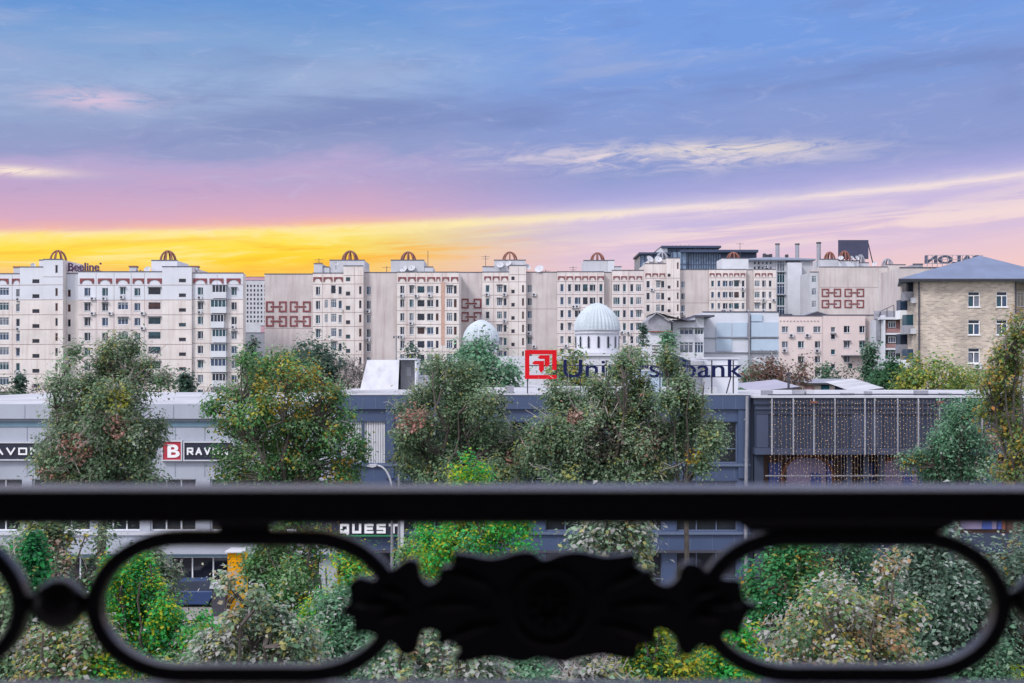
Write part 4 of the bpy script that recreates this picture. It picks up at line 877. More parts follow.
for ox, oy in ((0, 0), (5.6, -5.6)):
    b.prism([(sx_(532 + ox), sz_(363.2 + oy)), (sx_(534.5 + ox), sz_(360.8 + oy)), (sx_(544 + ox), sz_(360.8 + oy)), (sx_(544 + ox), sz_(370 + oy)), (sx_(541 + ox), sz_(373 + oy)), (sx_(539 + ox), sz_(370 + oy)), (sx_(539 + ox), sz_(364.6 + oy)), (sx_(534 + ox), sz_(364.6 + oy))], YS - .03 - .04 * (ox > 0), YS + .1, redE)
b.build('emblem_arrows', t)
b = MB()
for q in (366, 377.4): b.box(sx_(525), sx_(742), YS + .22, YS + .27, sz_(q), sz_(q) + .05, dkmetal)
for q in (527, 556, 580, 606, 632, 660, 690, 712, 733.6): b.box(sx_(q), sx_(q) + .07, YS + .28, YS + .34, ztop, sz_(360), dkmetal)
b.tube([(sx_(727), YS + .3, ztop), (sx_(732), YS + .3, sz_(376))], .04, dkmetal, 5); b.build('support_rack', t)

# roof boxes
def roofbox(label, p0, p1, q0, y, dep, mt, side=None, name='roof_hut'):
    z1 = Z(q0, y); t = thing(name, label, 'roof hut', ((X(p0, y) + X(p1, y)) / 2, y, ztop))
    b = MB(); b.box(X(p0, y), X(p1, y), y, y + dep, ztop - .045, z1, mt); b.build('wall', t)
    b = MB(); b.box(X(p0, y) - .1, X(p1, y) + .1, y - .1, y + dep + .1, z1 + .002, z1 + .1, coping); b.build('roof', t)
    return t
whitew = mat('white_roof_hut', (.58, .61, .67), .7, .08, .7, .3, (.45, .46, .52))
rh = roofbox('white roof hut with a grey left end behind the letters bank', 703, 738, 359, 79, 5, whitew)
b = MB(); b.box(X(689, 79), X(702.9, 79), 79.3, 84, ztop - .04, Z(360.5, 79), greyw); b.build('grey_end', rh)
roofbox('small pale blue roof hut half hidden behind the tallest tree', 632, 662, 371, 80, 5, iceb)
t = thing('roof_canopy', 'slanting dark blue roof canopy with a bright edge left of the letters bank', 'canopy', (X(678, 78), 78, ztop))
b = MB(); b.prism([(X(667, 78), Z(351.5, 78)), (X(689, 78), Z(361, 78)), (X(686, 78), Z(372, 78)), (X(684, 78), Z(362, 78)), (X(668, 78), Z(353.5, 78))], 77.6, 80, blueD); b.build('canopy_sheet', t)
b = MB(); b.prism([(X(666.6, 78), Z(350.6, 78)), (X(689, 78), Z(359.4, 78)), (X(706, 78), Z(360, 78)), (X(706, 78), Z(361, 78)), (X(689, 78), Z(360.8, 78)), (X(666.6, 78), Z(351.6, 78))], 77.4, 78.99, coping); b.build('edge_strip', t)
b = MB(); b.box(X(685.6, 78), X(687, 78), 78.5, 78.7, ztop - .04, Z(368, 78), dkmetal); b.build('post', t)
# tilted white tarp hut at left of the blue roof
t = thing('roof_hut', 'white sloping roof hut with peeling paint and an open grey end', 'roof hut', (X(390, 84), 84, ztop))
peel = mat('peeling_white_sheet', (.52, .54, .60), .7, .08, 1.5, .9, (.30, .30, .33))
b = MB(); x_a, x_b, x_c, x_d = X(359.5, 84), X(398, 84), X(365.5, 84), X(395, 84); zb_, zt_ = ztop - .04, Z(359.8, 84)
b.face([(x_a, 84, zb_), (x_b, 84, zb_), (x_b, 85, zt_), (x_c, 85, zt_)], peel); b.face([(x_a, 84, zb_), (x_c, 85, zt_), (x_c, 88, zt_), (x_a, 88, zb_)], peel); b.face([(x_c, 85, zt_), (x_b, 85, zt_), (x_b, 88, zt_), (x_c, 88, zt_)], peel); b.face([(x_a, 88, zb_), (x_b, 88, zb_), (x_b, 88, zt_), (x_c, 88, zt_)], peel)
b.build('sloping_sheet', t)
b = MB(); b.box(x_b + .002, X(416, 84), 86, 88, zb_, zt_, greyw); b.box(X(414.6, 84), X(416.2, 84), 84.2, 85.99, zb_, zt_, white); b.box(x_b + .01, X(416.4, 84), 84.1, 88.1, zt_ + .002, zt_ + .09, coping); b.box(X(404, 84), X(409, 84), 85.95, 85.99, Z(376, 84), Z(367, 84), white); b.build('open_end', t)
b = MB(); b.box(X(341, 82), X(430, 82), 80.5, 90, ztop - .045, ztop + .12, roofw); b.build('plinth', t)
roofbox('low white roof hut just right of the open grey end', 417, 427, 377, 86, 3, whitew)

# right dark building with light curtain
t3 = thing('shop_building', 'dark blue grey shopping building hung with light strings at the right', 'shop', (mx_(890), YM, 0))
slateP = mat('slate_violet_cladding', (.030, .044, .082), .55, .07, .8, .15, (.05, .05, .10)); slateL = mat('slate_joint', (.05, .066, .12), .55, .05, 1)
x0, x1 = mx_(749.7), mx_(1160); zb_ = mz_(453.5)
b = MB(); zt3 = mz_(397.5)
b.box(mx_(753), x1, YM - .55, YM + 24, mz_(447), zt3, slateP)
b.box(x0, mx_(752.9), YM - .1, YM + 24, .13, zt3, slateP)
b.box(mx_(751.5), x1, YM - .85, YM - .552, mz_(404), zt3, slateP); b.box(mx_(753), x1, YM - .72, YM - .553, mz_(409), mz_(404.2), slateL); b.box(mx_(754.5), x1, YM - .64, YM - .554, mz_(414), mz_(409.2), slateP)
b.box(mx_(752), x1, YM - .95, YM - .1, zb_, mz_(447.2), slateL)
for p, p1 in ((754.5, 766), (849, 879), (945, 960)): b.box(mx_(p), mx_(p1), YM - .66, YM - .555, mz_(446.8), mz_(414.3), slateL)
b.build('upper_wall', t3)
b = MB(); b.box(mx_(750), x1, YM - 1.0, YM - .2, zt3 + .002, zt3 + .12, coping); b.box(mx_(750), x1, YM - .19, YM + 24, zt3 + .003, zt3 + .06, roofw); b.build('coping', t3)
archs = [(811, 26), (905, 24), (985, 24)]
brn = mat('dark_brown_wall', (.10, .055, .045), .7, .2, 1)
b = MB(); b.box(mx_(753), x1, YM + 1, YM + 20, .13, zb_, brn); b.build('lower_wall', t3)
b = MB()
for p in (753.5, 845, 862, 878, 948, 1040, 1100): b.box(mx_(p), mx_(p + (9 if p < 760 else 5)), YM - .3, YM + .99, .13, zb_ - .003, slateP)
b.box(mx_(762.6), x1, YM - .2, YM + .4, mz_(552), mz_(534), slateP); b.build('pilaster', t3)
lavp = mat('lavender_banner', (.26, .22, .36), .6, .15, .9); blup = mat('cobalt_banner', (.05, .085, .32), .5, .25, 1.2); org = mat('orange_brown_trim', (.20, .075, .045), .7, .25, 2)
for cx, r in archs:
    xc = mx_(cx); rr_ = r / F * YM; zc = mz_(479)
    b = MB(); n = 16
    pts = [(xc + rr_ * math.cos(math.pi * i / n), YM + .8, zc + rr_ * .9 * math.sin(math.pi * i / n)) for i in range(n + 1)]
    b.tube([(pts[0][0], YM + .8, mz_(531))] + pts + [(pts[-1][0], YM + .8, mz_(531))], .10, org, 6); b.build('arch', t3)
    b = MB(); b.box(xc - rr_ * .8, xc + rr_ * .72, YM + .85, YM + .9, mz_(531), mz_(459), lavp); b.build('lavender_banner', t3)
    b = MB(); b.box(xc - rr_ * 1.5, xc - rr_ * 1.02, YM + .9, YM + .95, mz_(531), mz_(464), blup); b.box(xc + rr_ * .75, xc + rr_ * .98, YM + .8, YM + .84, mz_(531), mz_(462), blup); b.box(xc + rr_ * .1, xc + rr_ * .5, YM + .8, YM + .84, mz_(531), mz_(474), blup); b.build('blue_banner', t3)
battn = mat('aluminium_batten', (.36, .38, .44), .5, .1, 1)
for p in (768, 789, 809.3, 830, 859.6, 869.2, 891.8, 912.2, 933, 954.4, 975, 996, 1016.5):
    b = MB(); b.box(mx_(p) - .032, mx_(p) + .032, YM - 1.12, YM - 1.05, mz_(453.5), mz_(398), battn); b.build('silver_batten', t3)
b = MB()
for q in (475, 476.5): pass
b.box(mx_(764), x1, YM - .35, YM - .3, mz_(475.8), mz_(474.6), steel); b.build('cable_rail', t3)
for p in (808, 932.5):
    b = MB(); b.box(mx_(p - 3), mx_(p + 3.2), YM - 1.5, YM - 1.14, mz_(402.5), mz_(400.8), org); b.build('floodlight', t3)
bulb = bpy.data.materials.new('warm_bulb'); bulb.use_nodes = True; bb = bulb.node_tree.nodes['Principled BSDF']; bb.inputs['Base Color'].default_value = (.6, .4, .2, 1); bb.inputs['Emission Color'].default_value = (1, .68, .36, 1); bb.inputs['Emission Strength'].default_value = .32
wire = mat('brown_wire', (.13, .10, .10), .8)
b = MB(); rg = random.Random(3)
p = 766.5
while p < 1030:
    zt_, y_ = zt3 - .1, YM - 1.28
    zb2 = mz_(rg.choice([490, 500, 512]))
    b.box(mx_(p) - .009, mx_(p) + .009, y_ - .006, y_ + .006, zb2, zt_, wire)
    z_ = zt_ - rg.uniform(0, .2)
    while z_ > zb2:
        xx = mx_(p) + rg.uniform(-.06, .06); r_ = rg.choice([.012, .017, .02, .022])
        pts = [(xx + r_, y_ - .02, z_), (xx, y_ - .02 - r_, z_), (xx - r_, y_ - .02, z_), (xx, y_ - .02 + r_, z_)]
        for i in range(4): b.face([pts[i], pts[(i + 1) % 4], (xx, y_ - .02, z_ + r_)], bulb); b.face([pts[(i + 1) % 4], pts[i], (xx, y_ - .02, z_ - r_)], bulb)
        z_ -= rg.uniform(.13, .34)
    p += rg.choice([2.9, 3.1, 3.4, 4.4])
o = b.build('light_curtain'); tag(o, 'curtain of tiny warm bulbs on hanging wires over the dark shopping building', 'string lights', None, 'stuff')
s = thing('shop_sign', 'round pale green badge beside green letters on a dark fascia', 'sign', (mx_(766), YM - .4, mz_(552)))
b = MB(); b.box(mx_(757), mx_(830), YM - .5, YM - .25, mz_(547.5), mz_(533), navyp); b.build('panel', s)
b = MB(); b.tube([(mx_(766), YM - .5, mz_(541.5)), (mx_(766), YM - .58, mz_(541.5))], .33, mat('pale_green_badge', (.35, .62, .60), .5), 20); b.build('badge', s)
write(s, 'Oro', mx_(774), YM - .55, mz_(545), .55, mx_(800) - mx_(774), .05, mat('green_letters', (.03, .30, .16), .5), .02)

rg2 = random.Random(5)
for i in range(9):
    p_ = 765 + i * 27 + rg2.uniform(-8, 8); b = MB(); w_ = rg2.uniform(.2, .7); b.box(mx_(p_), mx_(p_) + w_, YM + 1.2, YM + 1.8, zt3 + .05, zt3 + rg2.uniform(.2, .42), [steel, boards, greyw][i % 3]); b.build('roof_vent', t3)
for i, p_ in enumerate((420, 452, 505, 552, 575, 610, 648, 722)):
    b = MB(); b.box(mx_(p_), mx_(p_) + .5, YM + 5, YM + 5.6, ztop - .06, ztop + .25 + .1 * (i % 3), [steel, greyw][i % 2]); b.build('roof_vent', t2)
b = MB(); b.tube([(mx_(770), YM + .6, zt3 + .14), (mx_(900), YM + .7, zt3 + .17), (mx_(1020), YM + .6, zt3 + .14)], .04, dkmetal, 5); b.build('roof_cable', t3)
# low roofs behind the dark building
def lowroof(label, p0, p1, q0, q1, y, mt, wallm, slope=0):
    t = thing('low_house', label, 'house', ((X(p0, y) + X(p1, y)) / 2, y, 0))
    za, zb2 = Z(q1, y), Z(q0, y)
    b = MB(); b.box(X(p0, y) + .3, X(p1, y) - .3, y + .4, y + 11.5, 0, za - .02, wallm); b.build('wall', t)
    b = MB(); b.face([(X(p0, y), y, za), (X(p1, y), y, za + slope), (X(p1, y) * 1.02, y + 12, zb2 + slope), (X(p0, y) * 1.02, y + 12, zb2)], mt); b.face([(X(p0, y), y, za - .15), (X(p1, y), y, za + slope - .15), (X(p1, y), y, za + slope), (X(p0, y), y, za)], dkmetal); b.build('roof', t)
    return t
lr = mat('lilac_sheet_roof', (.30, .30, .38), .6, .08, .5)
lowroof('low house with a lilac sloping sheet roof behind the dark shop building', 752, 800, 385.5, 391.6, 104, lr, boards, .4)
tt = lowroof('low house with red shutters and a thin flat roof in front of the pink building', 800, 872, 379.5, 383, 130, steel, mat('beige_shed_wall', (.42, .36, .34), .9, .1, 1))
for q, mm in ((806, brickr), (822, g_teal), (836, g_dark), (848, g_dark), (858, g_dark)):
    b = MB(); b.box(X(q, 130), X(q + 8, 130), 130.3, 130.39, Z(394, 130), Z(385, 130), mm); b.build('shutter', tt)
lowroof('low house with a bright white sheet roof left of the green trees', 852, 884, 383, 391.5, 108, roofw, boards, .3)
t = thing('utility_pole', 'dark utility pole standing before the lilac sheet roof', 'pole', (X(788.6, 100), 100, 0))
b = MB(); b.tube([(X(788.6, 100), 100, 0), (X(788.6, 100), 100, Z(372, 100))], .09, dkmetal, 7); b.build('shaft', t); b = MB(); b.box(X(785, 100), X(792, 100), 99.9, 100, Z(374, 100), Z(373, 100), dkmetal); b.build('crossarm', t)

# ------------------------------------------------------------------ street furniture and car
def lamp(label, p, y, base_q, arm, head_px, head_q):
    t = thing('street_lamp', label, 'street lamp', (X(p, y), y, 0), 'street lamps by the shops')
    b = MB(); b.tube([(X(p, y), y, 0), (X(p, y), y, Z(base_q, y))], [.09, .055], steel, 8); b.build('pole', t)
    b = MB(); pts = []
    for i in range(9):
        u = i / 8; pts.append((X(p + (head_px - p) * (1 - math.cos(u * math.pi / 2)), y), y, Z(base_q + (head_q - base_q) * math.sin(u * math.pi / 2), y)))
    b.tube(pts, .045, coping, 6); b.build('arm', t)
    b = MB(); hx, hz = X(head_px, y), Z(head_q, y); s_ = -1 if head_px < p else 1; b.prism([(hx - .05, hz - .05), (hx + s_ * .2, hz - .09), (hx + s_ * .48, hz - .03), (hx + s_ * .4, hz + .05), (hx, hz + .08)][::(1 if s_ > 0 else -1)], y - .12, y + .12, coping); b.build('lamp_head', t)
lamp('curved white street lamp arching left in front of the ribbed panels', 392, 62, 492, 0, 377, 465.5)
lamp('short straight street lamp with a flat white head beside the curved one', 399, 63, 475, 0, 401, 466)
t = thing('floodlight_mast', 'thin mast with a crossbar of floodlights rising before the beige blank wall', 'mast', (X(396.3, 150), 150, 0))
b = MB(); b.tube([(X(396.3, 150), 150, 0), (X(396.3, 150), 150, Z(336, 150))], [.14, .07], steel, 6); b.build('pole', t)
b = MB(); b.box(X(393.4, 150), X(402, 150), 149.9, 150, Z(336.6, 150), Z(335.8, 150), steel)
for q in (393.4, 398, 401): b.box(X(q, 150), X(q + 1.4, 150), 149.7, 149.88, Z(338.2, 150), Z(336.4, 150), dkmetal)
b.build('lamp_bar', t)
# yellow kiosk drape
yel = mat('bright_yellow_cloth', (.85, .50, .01), .7, .1, 2)
t = thing('kiosk', 'bright yellow draped street kiosk seen through the left railing loop', 'kiosk', (X(235, 66), 66, .12))
b = MB(); pts = []; n = 26; xa, xb = X(227.5, 66), X(243, 66)
top = [(xa + (xb - xa) * i / n, 66 + .06 * (i % 2)) for i in range(n + 1)]
for i in range(n): b.face([(top[i][0], top[i][1], .14), (top[i + 1][0], top[i + 1][1], .14), (top[i + 1][0], top[i + 1][1], Z(553, 66)), (top[i][0], top[i][1], Z(553, 66))], yel)
b.box(xa, xb, 66.1, 67.2, .14, Z(552.6, 66), yel); b.build('drape', t)
b = MB(); b.box(xa - .1, xb + .1, 65.8, 67.4, Z(552.4, 66), Z(551, 66), white); b.build('top_board', t)
# parked car
carb = mat('dark_blue_car_paint', (.02, .05, .16), .25, .05, 2, spec=.6); tyre = mat('tyre_rubber', (.02, .02, .02), .8); chrome = mat('wheel_alloy', (.5, .5, .53), .3, metal=.8); redl = mat('tail_lamp_red', (.5, .03, .02), .3)
def car(label, cx, cy, rot=0):
    t = thing('parked_car', label, 'car', (cx, cy, .0))
    def part(name, b, sm=False):
        o = bpy.data.objects.new(name, b.mesh(name)); C.objects.link(o); o.parent = t; return o
    side = [(-2.15, .35), (-2.2, .62), (-2.1, .88), (-1.2, .98), (1.45, .98), (2.1, .9), (2.2, .6), (2.15, .32), (1.75, .26), (1.6, .55), (1.3, .66), (1.0, .55), (.86, .26), (-.9, .26), (-1.05, .55), (-1.35, .66), (-1.65, .55), (-1.8, .26)]
    b = MB(); b.prism(side, -.86, .86, carb); o = part('body', b); md = o.modifiers.new('bevel', 'BEVEL'); md.width = .05; md.segments = 2
    cab = [(-1.35, .97), (-.75, 1.44), (.65, 1.46), (1.5, .97)]
    b = MB(); k = len(cab)
    lo = [(x, -.80 if z < 1 else -.64, z) for x, z in cab]; hi = [(x, -y, z) for x, y, z in lo]
    b.face(lo, g_dark); b.face(hi[::-1], g_dark)
    for i in range(3): b.face([lo[i], hi[i], hi[i + 1], lo[i + 1]], carb if i == 1 else g_dark)
    part('cabin', b)
    for wx in (-1.35, 1.3):
        for wy in (-.8, .8):
            b = MB(); b.tube([(wx, wy - .1, .32), (wx, wy + .1, .32)], .32, tyre, 20); w_ = part('wheel', b)
            b = MB(); b.tube([(wx, wy - .11, .32), (wx, wy + .11, .32)], .2, chrome, 10); r_ = bpy.data.objects.new('rim', b.mesh('rim')); C.objects.link(r_); r_.parent = w_
    for wy in (-.62, .62):
        b = MB(); b.box(2.13, 2.22, wy - .16, wy + .16, .68, .84, redl); part('tail_light', b); b = MB(); b.box(-2.22, -2.12, wy - .18, wy + .18, .64, .80, coping); part('headlight', b)
    t.rotation_euler.z = rot
car('dark blue parked car half hidden by the bright green bush at the left', X(188, 67), 68.6, 0)
t = thing('utility_cabinet', 'white street cabinet beside the yellow kiosk', 'cabinet', (X(217, 65.5), 65.5, .12))
b = MB(); b.box(X(213, 65.5), X(226, 65.5), 65.3, 65.9, .12, Z(583, 65.5), dkmetal); b.build('body', t); b = MB(); b.prism([(X(211, 65.5), Z(587, 65.5)), (X(228, 65.5), Z(589, 65.5)), (X(226, 65.5), Z(582, 65.5)), (X(213, 65.5), Z(582, 65.5))], 65.1, 66.1, coping); b.build('top', t)

# ------------------------------------------------------------------ trees
leafm = bpy.data.materials.new('tree_leaves'); leafm.use_nodes = True; T = leafm.node_tree; N = T.nodes; L = T.links
bs = N['Principled BSDF']; at = N.new('ShaderNodeAttribute'); at.attribute_name = 'leaf'; L.new(at.outputs['Color'], bs.inputs['Base Color'])
bs.inputs['Roughness'].default_value = .62; bs.inputs['Specular IOR Level'].default_value = .25
tr = N.new('ShaderNodeBsdfTranslucent'); L.new(at.outputs['Color'], tr.inputs['Color']); ms = N.new('ShaderNodeMixShader'); ms.inputs[0].default_value = .5
L.new(bs.outputs[0], ms.inputs[1]); L.new(tr.outputs[0], ms.inputs[2]); L.new(ms.outputs[0], N['Material Output'].inputs[0])
bark = mat('tree_bark', (.07, .06, .055), .95, .3, 3, fine=20); twigm = mat('pale_twig', (.34, .30, .30), .9, .2, 3)
GREYG = [(.46, (.125, .21, .12)), (.22, (.065, .105, .06)), (.22, (.21, .27, .185)), (.07, (.24, .25, .08)), (.01, (.38, .2, .16))]  # palest green puts glossy leaf highlights into the colour
GREEN = [(.44, (.085, .225, .075)), (.22, (.05, .12, .05)), (.24, (.20, .31, .17)), (.07, (.29, .28, .05)), (.03, (.45, .25, .04))]
AUTUMN = [(.5, (.11, .17, .06)), (.30, (0.081, 0.149, 0.057)), (.25, (0.230, 0.218, 0.046)), (.2, (0.345, 0.207, 0.046)), (.15, (0.103, 0.127, 0.081)), (.10, (0.414, 0.172, 0.046))]
BRIGHT = [(.48, (0.036, 0.324, 0.060)), (.22, (0.036, 0.180, 0.084)), (.24, (0.312, 0.528, 0.024)), (.06, (0.504, 0.432, 0.024))]
SILVER = [(.38, (0.172, 0.265, 0.172)), (.27, (0.414, 0.483, 0.414)), (.15, (0.057, 0.115, 0.069)), (.12, (0.299, 0.287, 0.103)), (.08, (0.460, 0.322, 0.230))]
PALEO = [(.34, (.40, .42, .35)), (.26, (.12, .22, .10)), (.18, (.38, .30, .08)), (.14, (.34, .20, .11)), (.08, (.05, .12, .06))]
TEALD = [(.45, (.085, .20, .115)), (.30, (.14, .27, .17)), (.13, (.045, .095, .06)), (.12, (.25, .36, .25))]
DARKF = [(.5, (0.046, 0.098, 0.069)), (.3, (0.069, 0.127, 0.098)), (.2, (0.115, 0.161, 0.138))]
REDD = [(.45, (.14, .07, .06)), (.25, (.08, .09, .06)), (.2, (.20, .10, .07)), (.1, (.12, .13, .08))]
YELG = [(.38, (0.138, 0.250, 0.075)), (.24, (0.300, 0.312, 0.062)), (.2, (0.075, 0.150, 0.062)), (.15, (0.375, 0.275, 0.050))]
BAREG = [(.6, (.12, .12, .12)), (.4, (.17, .15, .15))]

def tree(label, cx, Y, top, bot, hw, size, n, pal, seed, shape='round', bare=0, name='deciduous_tree', group=None, spread=.34, nclus=150, lobes=11, hang=0., up=.7, patches=(), lob=None):
    rng = np.random.default_rng(seed)
    x0 = X(cx, Y); zt, zb = Z(top, Y), Z(bot, Y); rx = hw / F * Y; rz = (zt - zb) / 2; zc = (zt + zb) / 2
    t = thing(name, label, 'tree', (x0, Y, 0), group)
    # lumpy crown: lobes on an ellipsoid, clumps in lobes
    if shape == 'cone':
        hgt = rng.random(nclus) ** .75; ang = rng.random(nclus) * 2 * np.pi; rad = rx * (1 - hgt * .93) * np.sqrt(.25 + .75 * rng.random(nclus))
        cl = np.stack([rad * np.cos(ang), rad * np.sin(ang), zb + (zt - zb) * hgt], 1)
    else:
        d = rng.normal(size=(lobes, 3)); d /= np.linalg.norm(d, axis=1)[:, None]; rr = .45 + .38 * rng.random(lobes)
        lc = d * rr[:, None] * [rx, rx * .9, rz] + [0, 0, zc]
        top_l = np.array([[rx * rng.uniform(-.3, .3), 0, zc + rz * .72], [rx * -.62, rx * .1, zc + rz * rng.uniform(-.3, .3)], [rx * .62, -rx * .1, zc + rz * rng.uniform(-.3, .3)]])
        lc = np.vstack([lc, top_l]); lr_ = rx * (.28 + .18 * rng.random(len(lc))); k = rng.integers(0, len(lc), nclus)
        dd = rng.normal(size=(nclus, 3)); dd /= np.linalg.norm(dd, axis=1)[:, None]
        cl = lc[k] + dd * (lr_[k] * (rng.random(nclus) ** .4))[:, None] * [1, 1, 1.15]
        if lob is not None:
            la = np.array(lob, float); LX = (la[:, 0] - 512) / F * Y - x0; LZ = H - (la[:, 1] - HOR) / F * Y; LR = la[:, 2] * 1.22 / F * Y
            LY = rng.uniform(-.5, .5, len(la)) * rx * np.clip(1.2 - LR / rx, .3, 1); pw_ = LR ** 2; pw_ /= pw_.sum(); k = rng.choice(len(la), nclus, p=pw_)
            k[:len(la)] = np.arange(len(la)); k[len(la):2 * len(la)] = np.arange(len(la))
            cl = np.stack([LX[k], LY[k], LZ[k]], 1) + dd * (np.maximum(LR[k] - .18, .05) * (rng.random(nclus) ** .45))[:, None] * [1, 1.3, 1]
        elif shape == 'spiky':
            j = rng.random(nclus) < .22; cl[j, 2] += rng.random(j.sum()) * rz * .35; 
    cl[:, 2] = np.clip(cl[:, 2], zb, zt + (9 if lob is not None else 0))
    crad = spread * (.6 + .8 * rng.random(nclus))
    wts = crad ** 2; wts /= wts.sum(); which = rng.choice(nclus, n, p=wts)
    off = rng.normal(size=(n, 3)) * crad[which][:, None] * [.62, .62, .62 + hang]
    P_ = cl[which] + off; P_[:, 2] -= np.abs(off[:, 0]) * hang * .6
    cen = np.array([0, 0, zc]); outw = (cl - cen); outw /= (np.linalg.norm(outw, axis=1)[:, None] + 1e-6)
    lo = off / (np.linalg.norm(off, axis=1)[:, None] + 1e-6)
    nm_ = np.array([0, 0, up]) + outw[which] * .35 + lo * .45 + rng.normal(size=(n, 3)) * .42; nm_ /= np.linalg.norm(nm_, axis=1)[:, None]
    rv = rng.normal(size=(n, 3)) + lo * .8 - np.array([0, 0, .5]); tg = rv - (rv * nm_).sum(1)[:, None] * nm_; tg /= np.linalg.norm(tg, axis=1)[:, None] + 1e-9; bt = np.cross(nm_, tg)
    sz = (size * (.45 + 1.15 * rng.random(n) ** 1.6))[:, None]
    V = np.empty((n, 4, 3)); V[:, 0] = P_ - tg * sz * .5; V[:, 2] = P_ + tg * sz * .5 - nm_ * sz * .10; V[:, 1] = P_ + bt * sz * .34 + nm_ * sz * .09 - tg * sz * .05; V[:, 3] = P_ - bt * sz * .34 + nm_ * sz * .09 - tg * sz * .05
    V[:, :, 0] += 0; V = V.reshape(-1, 3)
    cols = np.array([c for _, c in pal]); pw = np.array([w for w, _ in pal]); pw /= pw.sum()
    cc = rng.choice(len(pal), nclus, p=pw); ci = np.where(rng.random(n) < .42, cc[which], rng.choice(len(pal), n, p=pw))
    col = cols[ci]
    for (px_, py_, pr, pc, amt) in patches:        # clumps of dead or turned leaves
        gx, gz = X(px_, Y) - x0, Z(py_, Y); r_ = pr / F * Y; m_ = ((P_[:, 0] - gx) ** 2 + (P_[:, 2] - gz) ** 2 < r_ ** 2) & (rng.random(n) < amt) & (P_[:, 1] < 0)
        col[m_] = pc
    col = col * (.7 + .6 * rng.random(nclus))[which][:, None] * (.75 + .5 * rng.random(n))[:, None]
    col = np.minimum(col * (1.4 if Y < 45 else 1.28), .46)  # leaf colour lightened, more on near crowns, to make up for self-shadowing
    me = bpy.data.meshes.new('crown'); me.vertices.add(n * 4); me.vertices.foreach_set('co', V.ravel())
    idx = (np.arange(n) * 4)[:, None] + np.array([0, 1, 2, 0, 2, 3]); me.loops.add(n * 6); me.loops.foreach_set('vertex_index', idx.ravel().astype(np.int32))
    me.polygons.add(n * 2); me.polygons.foreach_set('loop_start', np.arange(n * 2, dtype=np.int32) * 3); me.polygons.foreach_set('loop_total', np.full(n * 2, 3, np.int32))
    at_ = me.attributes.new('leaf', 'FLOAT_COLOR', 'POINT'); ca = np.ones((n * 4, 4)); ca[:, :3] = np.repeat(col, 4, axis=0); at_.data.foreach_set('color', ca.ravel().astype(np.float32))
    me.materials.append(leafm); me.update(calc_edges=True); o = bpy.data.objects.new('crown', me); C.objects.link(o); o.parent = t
    # trunk, limbs, branches
    b = MB(); hgt = zt; tr_ = max(.10, rx * .065); fork = max(zb * .8, zc - rz * .8) if zb > 1.0 else max(.8, zt * .22)
    wob = rng.normal(size=2) * .15
    b.tube([(0, 0, 0), (wob[0], wob[1], fork * .5), (0, 0, fork)], [tr_ * 1.3, tr_, tr_ * .85], bark, 8)
    nodes = [np.array([0, 0, fork])]
    nl = 7 if shape != 'cone' else 1
    for k_ in range(nl):
        if shape == 'cone': end = np.array([0, 0, zt - rz * .15])
        else:
            an = 2 * np.pi * (k_ + rng.random() * .6) / nl; end = np.array([rx * .6 * np.cos(an), rx * .55 * np.sin(an), zc + rz * rng.uniform(.1, .85)])
            if k_ == 0: end = np.array([0, 0, zc + rz * .8])
        st = nodes[0]; pts = []
        for i in range(6):
            u = i / 5; p_ = st + (end - st) * np.array([u ** .8, u ** .8, u]) + rng.normal(size=3) * .07 * rx * (i > 0) * (i < 5); pts.append(p_)
        b.tube(pts, [tr_ * .40 * (1 - .85 * i / 5) + .012 for i in range(6)], bark, 6); nodes += pts[1:]
    nodes = np.array(nodes)
    for k_ in range(nclus):
        dd = np.linalg.norm(nodes - cl[k_] + [0, 0, .25 * rx], axis=1); st = nodes[np.argmin(dd)]; md_ = (st + cl[k_]) / 2 + rng.normal(size=3) * .12 * rx * .5
        b.tube([st, md_, cl[k_]], [.035, .022, .009], bark, 4, False)
        if bare and rng.random() < bare:
            for q in range(4):
                e_ = cl[k_] + (outw[k_] + rng.normal(size=3) * .5 + [0, 0, .35]) * rng.uniform(.4, 1.) * max(.4, rx * .16); mid = (cl[k_] + e_) / 2 + rng.normal(size=3) * .16
                b.tube([cl[k_], mid, e_], [.016 * max(1, Y / 60), .011 * max(1, Y / 60), .006 * max(1, Y / 60)], twigm, 3, False)
    o = bpy.data.objects.new('trunk', b.mesh('trunk')); C.objects.link(o); o.parent = t
    return t

PINK = (.42, .20, .17)
ST = 'large street trees before the shops'
tree('large grey green street tree with bare twigs, leftmost in front of the shops', 103, 50, 340, 520, 76, 0.1075, 67600, GREYG, 11, 'spiky', .6, group=ST, spread=.33, nclus=420, lob=[(68,352,6),(112,348,8),(123,346,8),(65,375,18),(110,365,20),(135,372,14),(88,398,28),(130,402,28),(55,420,20),(95,438,35),(140,445,28),(158,428,9),(60,465,25),(110,480,35),(148,482,18),(42,470,14),(166,380,7),(150,365,7)], patches=((95, 445, 16, PINK, .5), (132, 425, 12, PINK, .5), (58, 478, 16, PINK, .4), (132, 400, 12, (.25, .26, .03), .5)))
tree('street tree with orange and yellow flecks beside the red B sign', 283, 50, 350, 520, 78, 0.1161, 41000, GREEN, 12, 'spiky', .1, group=ST, spread=.33, nclus=400, lob=[(255,375,16),(280,368,18),(305,378,22),(330,395,16),(235,395,18),(265,405,28),(300,415,30),(225,430,18),(340,430,22),(265,450,30),(310,455,32),(350,452,15),(235,475,22),(285,485,30),(340,478,24),(213,408,8),(250,358,7),(212,454,13)], patches=((300, 380, 42, (.32, .22, .03), .35), (345, 470, 20, (.4, .2, .02), .3)))
